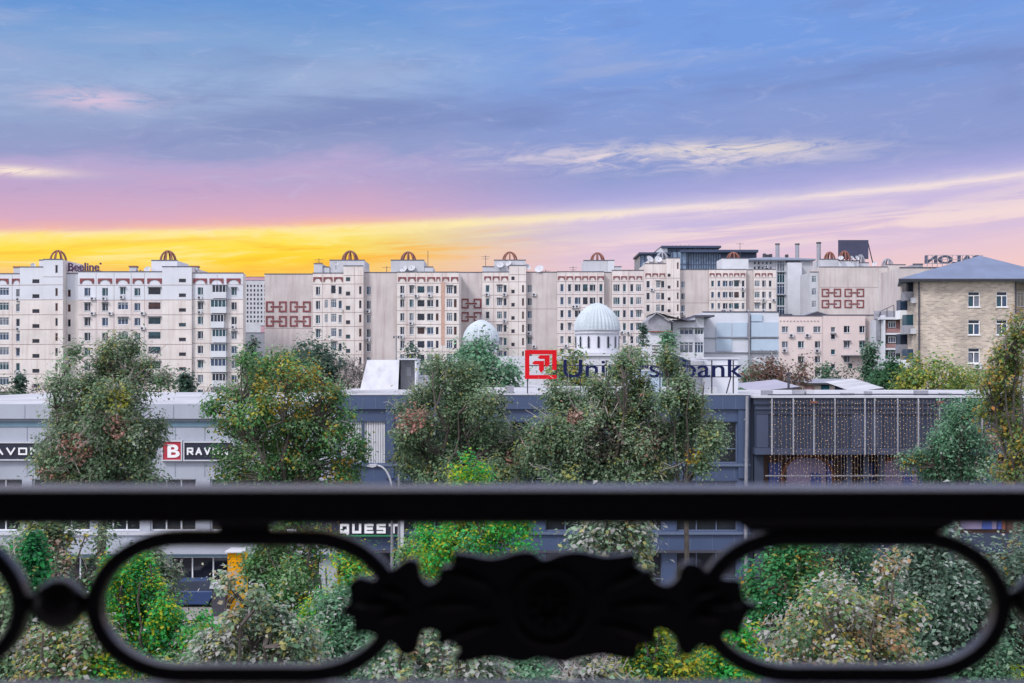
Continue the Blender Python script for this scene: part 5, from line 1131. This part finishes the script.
tree('grey green street tree with a dead pink clump, left of the red emblem', 462, 50, 364, 530, 74, 0.1075, 59800, GREYG, 13, 'round', .15, group=ST, spread=.33, nclus=400, lob=[(440,375,18),(465,380,18),(420,400,16),(455,408,28),(488,402,18),(415,430,22),(450,448,32),(490,440,24),(522,450,20),(535,470,16),(410,465,22),(450,482,30),(500,482,24),(398,410,6)], patches=((412, 415, 17, PINK, .6), (515, 455, 10, PINK, .6)))
tree('largest street tree, silvery green, hiding the middle of the bank letters', 608, 50, 362, 545, 88, 0.1118, 67600, GREYG, 14, 'spiky', .3, group=ST, spread=.33, nclus=440, lob=[(613,373,7),(624,366,9),(641,386,7),(565,402,18),(600,400,24),(635,402,22),(545,430,20),(585,438,32),(630,438,32),(664,436,20),(560,475,26),(610,480,32),(655,475,24),(530,455,12),(590,390,8)], patches=((573, 415, 8, PINK, .7), (600, 440, 20, (.12, .10, .09), .5)))
tree('slender leaning tree with orange flecks at the right side of the largest one', 686, 49, 355, 520, 34, 0.1118, 15600, GREYG, 15, 'spiky', .1, group=ST, spread=.36, nclus=110, lob=[(667,356,4),(674,368,6),(681,386,11),(667,402,9),(695,404,9),(690,425,14),(707,440,12),(714,428,7),(700,462,8),(684,400,10),(680,450,10)], patches=((690, 455, 8, (.5, .25, .02), .6),))
tree('orange and olive leaved tree rising at the right edge', 1015, 44, 312, 500, 40, 0.1204, 9500, AUTUMN, 16, 'spiky', .3, group=ST, spread=.36, nclus=150, lob=[(1013,335,9),(1022,328,10),(1006,352,6),(1014,366,10),(992,374,4),(1002,392,8),(1018,398,10),(994,412,5),(1012,430,10),(1020,446,10),(1010,472,9),(984,388,3),(1000,350,3)])
tree('dense green tree with a pink clump in front of the light strings', 958, 58, 398, 520, 48, 0.1204, 19500, TEALD, 17, 'round', .15, group=ST, spread=.33, nclus=150, lob=[(958,420,16),(940,440,16),(965,440,20),(985,450,16),(925,457,11),(945,470,20),(975,475,20),(909,463,7),(970,405,8)], patches=((995, 435, 14, PINK, .5), (912, 465, 16, (.28, .2, .03), .5)))
LW = 'lower trees seen through the railing'
tree('bright green and yellow young tree below the middle of the handrail', 470, 38, 458, 640, 62, .09, 30000, BRIGHT, 21, 'spiky', 0, group=LW, spread=.30, nclus=120)
tree('silvery leaved tree hanging between the ornament and the rail', 612, 36, 500, 620, 42, 0.1376, 11700, SILVER, 22, 'round', 0, group=LW, spread=.28, nclus=80, hang=.4)
tree('mixed pink and green tree at the far left under the handrail', 62, 36, 520, 690, 62, 0.1204, 16900, GREYG, 23, 'spiky', .5, group=LW, spread=.30, nclus=110, patches=((60, 560, 26, PINK, .5), (90, 545, 22, (.3, .27, .05), .5)))
tree('vivid dark green creeper clad sapling at the left edge', 34, 31, 530, 690, 20, 0.1118, 7150, [(.6, (.02, .17, .05)), (.4, (.02, .10, .05))], 24, 'cone', 0, group=LW, spread=.22, nclus=60)
tree('bright lime green tree inside the left railing loop', 150, 32, 548, 700, 50, .085, 30000, BRIGHT, 25, 'spiky', 0, group=LW, spread=.20, nclus=170, lob=[(140,568,12),(122,580,16),(148,596,18),(128,618,26),(165,625,20),(190,632,13),(200,622,7),(210,634,7),(110,640,25),(200,650,9),(150,655,25),(170,605,8)])
tree('dark leaved tree behind the lime one in the left loop', 150, 42, 540, 660, 28, 0.1118, 7800, GREYG, 26, 'round', .4, group=LW, spread=.3, nclus=70)
tree('tall dark tree behind the yellow kiosk', 292, 46, 500, 640, 52, 0.1204, 18200, GREEN, 27, 'round', .1, group=LW, spread=.34, nclus=100)
tree('pale broad leaved tree at the bottom of the left loop', 245, 24, 590, 740, 62, 0.0989, 18200, SILVER, 28, 'spiky', 0, name='broadleaf_tree', group=LW, spread=.17, nclus=190, lob=[(254,602,10),(242,622,14),(274,622,18),(300,640,20),(225,648,18),(260,660,28),(300,670,28),(206,645,10),(262,592,5),(235,594,4),(229,578,3)])
tree('lime topped tree tucked against the left star of the ornament', 338, 34, 558, 700, 44, .08, 22000, BRIGHT, 29, 'spiky', 0, group=LW, spread=.26, nclus=90, patches=((335, 580, 12, (.42, .40, .02), .6), ))
tree('soft teal green shrub tree below the lime topped one', 335, 27, 595, 740, 50, 0.086, 15600, TEALD, 30, 'round', 0, group=LW, spread=.26, nclus=90)
tree('pale leaved bush below the round ball of the railing', 60, 24, 612, 760, 66, 0.0946, 18200, PALEO, 31, 'round', 0, name='broadleaf_tree', group=LW, spread=.25, nclus=120)
tree('grey green bush just below the left end of the ornament', 425, 25, 630, 760, 52, 0.1118, 9100, SILVER, 32, 'round', 0, name='broadleaf_tree', group=LW, spread=.25, nclus=90)
tree('feathery dark green tree below the ornament centre', 528, 27, 640, 760, 46, 0.0946, 11700, TEALD, 33, 'round', .3, group=LW, spread=.25, nclus=80)
tree('grey bare twigged bush right of the ornament centre', 590, 26, 648, 760, 34, 0.1118, 4940, SILVER, 34, 'round', .9, group=LW, spread=.24, nclus=50)
tree('yellow and lime bush below the right end of the ornament', 658, 28, 612, 760, 44, 0.1032, 12350, [(.35, (.05, .18, .05)), (.3, (.26, .34, .03)), (.2, (.40, .30, .03)), (.15, (.04, .12, .05))], 35, 'spiky', 0, group=LW, spread=.25, nclus=80)
tree('dark green filler tree behind the yellow and lime bush', 700, 36, 600, 760, 60, 0.1118, 14300, GREEN, 36, 'round', 0, group=LW, spread=.3, nclus=90)
tree('emerald tree with orange tips at the left of the right loop', 790, 38, 538, 690, 52, 0.1204, 16900, [(.5, (.03, .15, .06)), (.3, (.05, .20, .07)), (.12, (.15, .24, .08)), (.08, (.42, .17, .03))], 37, 'spiky', 0, group=LW, spread=.3, nclus=105)
tree('soft grey green tree in the middle of the right loop', 840, 40, 520, 690, 56, 0.1032, 19500, TEALD, 38, 'round', 0, group=LW, spread=.34, nclus=110)
tree('cream and orange leaved bushy tree filling the right loop', 850, 24, 588, 760, 88, 0.0903, 26000, PALEO, 39, 'spiky', 0, name='broadleaf_tree', group=LW, spread=.24, nclus=190, lobes=15)
tree('narrow cream leaved shoot rising in the right loop', 888, 25, 556, 700, 26, 0.1032, 4680, PALEO, 40, 'spiky', 0, name='broadleaf_tree', group=LW, spread=.22, nclus=50)
tree('tall ivy clad tree of layered grey green leaves at the right', 948, 33, 500, 760, 56, 0.129, 27300, [(.5, (.11, .18, .135)), (.3, (.22, .29, .24)), (.2, (.05, .10, .07))], 41, 'round', 0, name='ivy_clad_tree', group=LW, spread=.30, nclus=200, lobes=18, hang=.5)
tree('small grey green bush under the bottom rail left of the ornament centre', 478, 24, 642, 780, 44, 0.0946, 11700, SILVER, 75, 'round', 0, name='broadleaf_tree', group=LW, spread=.22, nclus=90)
tree('green bush between the left loop and the ornament foot', 385, 26, 640, 780, 46, 0.0946, 10400, TEALD, 76, 'round', 0, group=LW, spread=.22, nclus=90)
tree('green bush at the bottom between the round ball and the left loop', 118, 24, 648, 790, 46, .085, 11000, BRIGHT, 77, 'round', 0, group=LW, spread=.2, nclus=110)
tree('grey leaved bush under the gap beside the yellow kiosk', 205, 26, 630, 790, 34, .09, 9000, SILVER, 78, 'round', 0, name='broadleaf_tree', group=LW, spread=.2, nclus=90)
tree('dark bushy tree behind the bright green middle tree, left side', 425, 44, 520, 680, 34, .11, 9000, GREEN, 79, 'round', 0, group=LW, spread=.26, nclus=90)
tree('silver green tree between the ornament and the right loop', 690, 40, 575, 720, 40, .11, 9000, SILVER, 80, 'round', 0, group=LW, spread=.26, nclus=90)
tree('fresh green tree filling the upper left of the left railing loop', 112, 35, 545, 700, 34, .085, 14000, BRIGHT, 83, 'round', 0, group=LW, spread=.24, nclus=110)
tree('second ivy clad tree cut by the right edge', 1030, 34, 496, 760, 46, 0.129, 18200, [(.5, (.11, .18, .13)), (.3, (.22, .29, .24)), (.15, (.05, .10, .07)), (.05, (.3, .22, .05))], 42, 'round', 0, name='ivy_clad_tree', group=LW, spread=.30, nclus=130, hang=.5)
tree('low green bush with a lime patch in the bottom right corner', 985, 25, 645, 760, 52, 0.0946, 11700, TEALD, 43, 'round', 0, group=LW, spread=.24, nclus=80, patches=((1012, 668, 10, (.3, .42, .02), .7),))
tree('green bush under the right star of the ornament', 745, 29, 618, 760, 42, 0.1032, 11050, BRIGHT, 44, 'round', 0, group=LW, spread=.25, nclus=70)
tree('dark tree at the left edge behind the first railing loop', -8, 30, 545, 720, 40, 0.1204, 9100, GREYG, 45, 'round', .2, group=LW, spread=.28, nclus=70)
tree('shaded green tree between the lime tree and the pale bush', 200, 28, 640, 760, 50, 0.0946, 11700, GREEN, 46, 'round', 0, group=LW, spread=.26, nclus=80)
tree('dark green tree showing over the top of the pink tinted one', 20, 44, 525, 690, 50, 0.1204, 10400, GREEN, 47, 'round', .2, group=LW, spread=.32, nclus=70)
FR = 'trees behind the shop roofs'
tree('dark conical spruce before the left block, above the pale roof', 186, 150, 377, 425, 13, 0.45, 2200, DARKF, 51, 'cone', name='conifer_tree', group=FR, spread=.6, nclus=60)
tree('small dark spruce near the left edge', 20, 150, 378, 425, 9, 0.45, 1500, DARKF, 52, 'cone', name='conifer_tree', group=FR, spread=.5, nclus=40)
tree('bare grey thicket tree left of the dark spruce', 52, 155, 388, 430, 34, 0.3, 900, BAREG, 53, 'round', 1, group=FR, spread=.8, nclus=70)
tree('bare grey tree on the right of the dark spruce', 218, 152, 384, 430, 26, 0.3, 1100, BAREG + [(.4, (.06, .09, .06))], 54, 'round', 1, group=FR, spread=.8, nclus=60)
tree('dark green broad tree under the four reliefs', 316, 130, 344, 430, 42, .34, 9500, DARKF + [(.3, (.07, .10, .07))], 55, 'round', .2, group=FR, spread=.75, nclus=90)
tree('dark green tree in front of the low workshop in the gap', 262, 135, 362, 430, 20, .32, 3200, DARKF, 81, 'round', .3, group=FR, spread=.7, nclus=50)
tree('grey green thicket tree at the left edge behind the pale roof', 4, 140, 384, 430, 26, .3, 2500, GREYG, 82, 'round', .8, group=FR, spread=.7, nclus=50)
tree('leafless lilac grey tree beside the white sloping hut', 352, 125, 358, 430, 26, 0.2, 1600, BAREG, 56, 'round', 1, group=FR, spread=.6, nclus=120)
tree('dim green tree in the gap below the far tower', 252, 240, 334, 400, 10, 0.6, 1500, DARKF + [(.3, (.08, .09, .09))], 57, 'round', .6, group=FR, spread=1., nclus=40)
tree('dark green tree topping the white sloping hut', 408, 120, 348, 420, 24, 0.32, 3600, DARKF, 58, 'round', group=FR, spread=.7, nclus=50)
tree('rounded mid green tree in front of the small dome', 478, 110, 337, 420, 42, 0.3, 9000, TEALD, 59, 'round', group=FR, spread=.8, nclus=110)
tree('grey green tree under the large dome on the right', 630, 115, 348, 420, 26, 0.28, 4200, GREYG, 60, 'round', .3, group=FR, spread=.7, nclus=60)
tree('yellowing tree right of the red emblem', 568, 118, 350, 420, 26, 0.28, 4200, YELG + GREYG, 61, 'round', .2, group=FR, spread=.7, nclus=60)
tree('pointed green fir before the ribbon windows', 668, 140, 332, 420, 15, 0.34, 3200, TEALD, 62, 'cone', name='conifer_tree', group=FR, spread=.55, nclus=70)
tree('dark narrow cypress left of the boarded attic', 643.5, 180, 329, 400, 6, 0.45, 1400, DARKF, 63, 'cone', name='conifer_tree', group=FR, spread=.55, nclus=50)
tree('reddish brown tree before the pink building', 782, 120, 357, 420, 36, 0.26, 5500, REDD, 64, 'round', .8, group=FR, spread=.65, nclus=90)
tree('green tree left of the reddish brown one', 752, 124, 362, 420, 16, 0.28, 3000, TEALD, 65, 'round', group=FR, spread=.6, nclus=40)
tree('dark green tree right of the reddish brown one', 824, 150, 362, 420, 20, 0.34, 3200, TEALD + DARKF, 66, 'round', group=FR, spread=.7, nclus=50)
tree('dusky green tree in the middle of the pink building base', 846, 152, 365, 420, 18, 0.34, 2800, DARKF, 67, 'round', .3, group=FR, spread=.7, nclus=45)
tree('dark green spruce at the right end of the pink building', 870, 150, 347, 420, 14, 0.36, 3000, TEALD + DARKF, 68, 'cone', name='conifer_tree', group=FR, spread=.6, nclus=60)
tree('rounded dark green tree left of the brick house', 888, 118, 358, 430, 26, 0.26, 5500, [(.5, (.03, .10, .05)), (.5, (.05, .13, .06))], 69, 'round', group=FR, spread=.6, nclus=70)
tree('wide green and yellow tree at the foot of the brick house', 934, 112, 359, 430, 46, 0.26, 9000, YELG, 70, 'round', group=FR, spread=.7, nclus=110)
tree('olive tree at the right foot of the brick house', 990, 116, 368, 430, 34, 0.26, 5000, YELG, 71, 'round', group=FR, spread=.7, nclus=70)
tree('greyish tree just left of the small dome', 438, 125, 356, 420, 22, 0.28, 3000, GREYG, 72, 'round', group=FR, spread=.7, nclus=40)

# ------------------------------------------------------------------ unseen recess of the viewer's balcony, added to shade the railing
recw = mat('balcony_plaster', (.30, .27, .28), .9, .15, 2)
b = MB(); b.box(-2.2, 2.2, -1.6, 1.42, H - 1.45, H - 1.26, recw); struct('unseen_balcony_floor', b, 'unseen floor slab of the balcony behind the railing')
b = MB(); b.box(-2.2, 2.2, -1.6, 1.42, H + 1.0, H + 1.2, recw); struct('unseen_balcony_ceiling', b, 'unseen slab over the balcony, added to shade the railing')
b = MB(); b.box(-2.2, 2.2, -1.8, -1.602, H - 1.45, H + 1.2, recw); b.box(-2.4, -2.202, -1.8, 1.42, H - 1.45, H + 1.2, recw); b.box(2.202, 2.4, -1.8, 1.42, H - 1.45, H + 1.2, recw); struct('unseen_balcony_wall', b, 'unseen walls enclosing the balcony, added to shade the railing')

# ------------------------------------------------------------------ balcony railing (front face at Y = 1.3)
iron = bpy.data.materials.new('black_enamel_iron'); iron.use_nodes = True; T = iron.node_tree; N = T.nodes; L = T.links; bs = N['Principled BSDF']
bs.inputs['Base Color'].default_value = (.016, .010, .013, 1); bs.inputs['Roughness'].default_value = .27; bs.inputs['Specular IOR Level'].default_value = .6
bs.inputs['Coat Weight'].default_value = .0
n = N.new('ShaderNodeTexNoise'); n.inputs['Scale'].default_value = 160; bp = N.new('ShaderNodeBump'); bp.inputs['Strength'].default_value = .15; bp.inputs['Distance'].default_value = .002; L.new(n.outputs[0], bp.inputs['Height']); L.new(bp.outputs[0], bs.inputs['Normal'])
YR = 1.3
def rx_(p): return X(p, YR + .009)
def rz_(p): return Z(p, YR + .009)
rail = thing('balcony_railing', 'black wrought iron balcony railing with long loops and a leafy cast ornament', 'railing', (0, YR, Z(700, YR)))
def bev(o, w=.003, s=2):
    md = o.modifiers.new('bevel', 'BEVEL'); md.width = w; md.segments = s; md.limit_method = 'ANGLE'; return o
b = MB(); b.box(-1.6, 1.6, YR, YR + .078, Z(524.5, YR), Z(490, YR), iron); bev(b.build('handrail', rail), .004)
b = MB(); b.box(-1.6, 1.6, YR, YR + .036, rz_(712), rz_(685.5), iron); bev(b.build('bottom_rail', rail), .003)
def loop(pl, pr, pt, pb, th=.0165, nm='loop'):
    """stadium ring of flat bar; outer edges given"""
    xl, xr, zt, zb = rx_(pl), rx_(pr), rz_(pt), rz_(pb); r = (zt - zb) / 2; zc = (zt + zb) / 2; e = r * 1.25; n = 20
    def path(o_):
        pts = []
        for i in range(n + 1):
            a_ = math.pi / 2 + math.pi * i / n; pts.append((xl + e + (e - o_) * math.cos(a_), zc + (r - o_) * math.sin(a_)))
        for i in range(n + 1):
            a_ = -math.pi / 2 + math.pi * i / n; pts.append((xr - e + (e - o_) * math.cos(a_), zc + (r - o_) * math.sin(a_)))
        return pts
    A_, B_ = path(0), path(th); b = MB(); k = len(A_); y0, y1 = YR + .006, YR + .030
    for i in range(k):
        j = (i + 1) % k; a0, a1, c0, c1 = A_[i], A_[j], B_[i], B_[j]
        q = lambda p, y: (p[0], y, p[1])
        b.face([q(a0, y0), q(c0, y0), q(c1, y0), q(a1, y0)], iron); b.face([q(a0, y1), q(a1, y1), q(c1, y1), q(c0, y1)], iron)
        b.face([q(a0, y0), q(a1, y0), q(a1, y1), q(a0, y1)], iron); b.face([q(c0, y0), q(c0, y1), q(c1, y1), q(c1, y0)], iron)
    me = b.mesh(nm); bm = bmesh.new(); bm.from_mesh(me); bmesh.ops.remove_doubles(bm, verts=bm.verts, dist=1e-5); bmesh.ops.recalc_face_normals(bm, faces=bm.faces); bm.to_mesh(me); bm.free()
    o = put(nm, me, (0, 0, 0), rail); bev(o, .004, 3)
for pl, pr in ((-288, 27), (85, 402), (696, 1012), (1076, 1390)): loop(pl, pr, 530.5, 683)
def ball(p, q, r, nm='ball'):
    b = MB(); x, z = rx_(p), rz_(q); yc = YR + .018; prof = [(max(.0005, r * math.sin(math.pi * i / 16)), -r * math.cos(math.pi * i / 16)) for i in range(17)]
    b.lathe(0, 0, prof, iron, 28); me = b.mesh(nm, True); o = put(nm, me, (x, yc, z), rail)
    for s_ in (-1, 1):
        b = MB(); b.tube([(x + s_ * r * .8, yc, z), (x + s_ * (r + .006), yc, z), (x + s_ * (r + .014), yc, z)], [.013, .008, .010], iron, 12); b.build('collar', rail, True)
ball(56.5, 605.5, .0265); ball(1043, 601, .0265)
b = MB()
for p0, p1, w in ((222, 266, 6), (752, 940, 14), (-140, -100, 6)):
    b = MB(); b.prism([(rx_(p0 - w), rz_(524.4)), (rx_(p1 + w), rz_(524.4)), (rx_(p1), rz_(532)), (rx_(p0), rz_(532))], YR + .008, YR + .028, iron); b.build('spacer', rail)
OUT = [(344.5,608.4),(353,600),(352,585),(362,577),(375.5,580),(386,575.5),(401,566),(410.5,560),(420,563),(423,575.5),(430,583),(438,580),(444,569),(453,566),(456,555),(471.5,556),(490,559),(505,557),(517,553.5),(532,553),(544,560),(559,555),(577.5,552.7),(602,557),(617,556.6),(634,555),(635,566),(647.5,572),(655,581.6),(666,584.6),(675,578.6),(678,569),(687,563),(698,566),(704,572),(720.6,578.6),(736,580),(739,591),(742,600),(754,605),(745,612),(739,624),(736,633),(723.7,630),(716,639.5),(705,645.6),(698,642.5),(687,651.7),(678,648.6),(673.4,636.4),(666,629),(655,627),(652,639.5),(638,642.5),(634,654.7),(620,654.7),(602,651.7),(580.5,654.7),(562,658.4),(541,654.7),(519.6,658.4),(502,654.7),(483.7,654.7),(465.4,659),(454.7,656),(461,645.6),(447,638),(438,641),(439.5,630),(429,628),(423,633),(420,645.6),(410.6,652),(401.4,648.6),(397,642.5),(377,632),(365,630),(357,633),(356,618),(351,613.6)]
def smooth_poly(pts, k=3):
    res = []; n = len(pts)
    for i in range(n):
        p0, p1, p2, p3 = [Vector(pts[(i + d) % n]) for d in (-1, 0, 1, 2)]
        for j in range(k):
            t_ = j / k; res.append(tuple(.5 * ((2 * p1) + (p2 - p0) * t_ + (2 * p0 - 5 * p1 + 4 * p2 - p3) * t_ ** 2 + (3 * p1 - p0 - 3 * p2 + p3) * t_ ** 3)))
    return res
def plate(poly, y0, y1, nm):
    bm = bmesh.new(); vs = [bm.verts.new((rx_(p), y0, rz_(q))) for p, q in poly]; f = bm.faces.new(vs); r_ = bmesh.ops.extrude_face_region(bm, geom=[f])
    for g_ in r_['geom']:
        if isinstance(g_, bmesh.types.BMVert): g_.co.y = y1
    bmesh.ops.triangulate(bm, faces=[f_ for f_ in bm.faces if len(f_.verts) > 4]); bmesh.ops.recalc_face_normals(bm, faces=bm.faces)
    me = bpy.data.meshes.new(nm); bm.to_mesh(me); bm.free(); me.materials.append(iron); return put(nm, me, (0, 0, 0), rail)
sp = [(549 + (p - 549) * 1.014, 606 + (q - 606) * 1.05 + .8) for p, q in smooth_poly(OUT, 4)]
pl_ = plate(sp, YR + .004, YR + .020, 'cast_ornament')
ccx, ccy = 549, 606
def shrink(pts, fx, fy, cx=ccx, cy=ccy): return [(cx + (p - cx) * fx, cy + (q - cy) * fy) for p, q in pts]
b = MB()
def ring_(cx, cy, r, tr2, y):
    b.tube([(rx_(cx) + r * math.cos(2 * math.pi * i / 28), y, rz_(cy) + r * math.sin(2 * math.pi * i / 28)) for i in range(29)], tr2, iron, 8, False)
ring_(549, 606, .038, .004, YR); ring_(549, 606, .022, .003, YR)
for k_ in range(8):
    an = 2 * math.pi * k_ / 8; b.tube([(rx_(549) + .006 * math.cos(an), YR - .002, rz_(606) + .006 * math.sin(an)), (rx_(549) + .014 * math.cos(an), YR - .005, rz_(606) + .014 * math.sin(an)), (rx_(549) + .021 * math.cos(an), YR, rz_(606) + .021 * math.sin(an))], [.002, .0045, .001], iron, 8)
for s_ in (-1, 1):
    for (dx_, dy_, L_) in ((50, -30, 60), (50, 30, 60), (60, 0, 70), (140, -14, 34), (140, 14, 34), (150, 0, 45)):
        xa, za = rx_(549 + s_ * dx_), rz_(606 + dy_ * .5); xb, zb2 = rx_(549 + s_ * (dx_ + L_)), rz_(606 + dy_ * 1.25)
        b.tube([(xa, YR + .003, za), ((xa + xb) / 2, YR - .002, (za + zb2) / 2 + .003), (xb, YR + .003, zb2)], [.002, .006, .001], iron, 8)
o = b.build('relief', pl_, True)
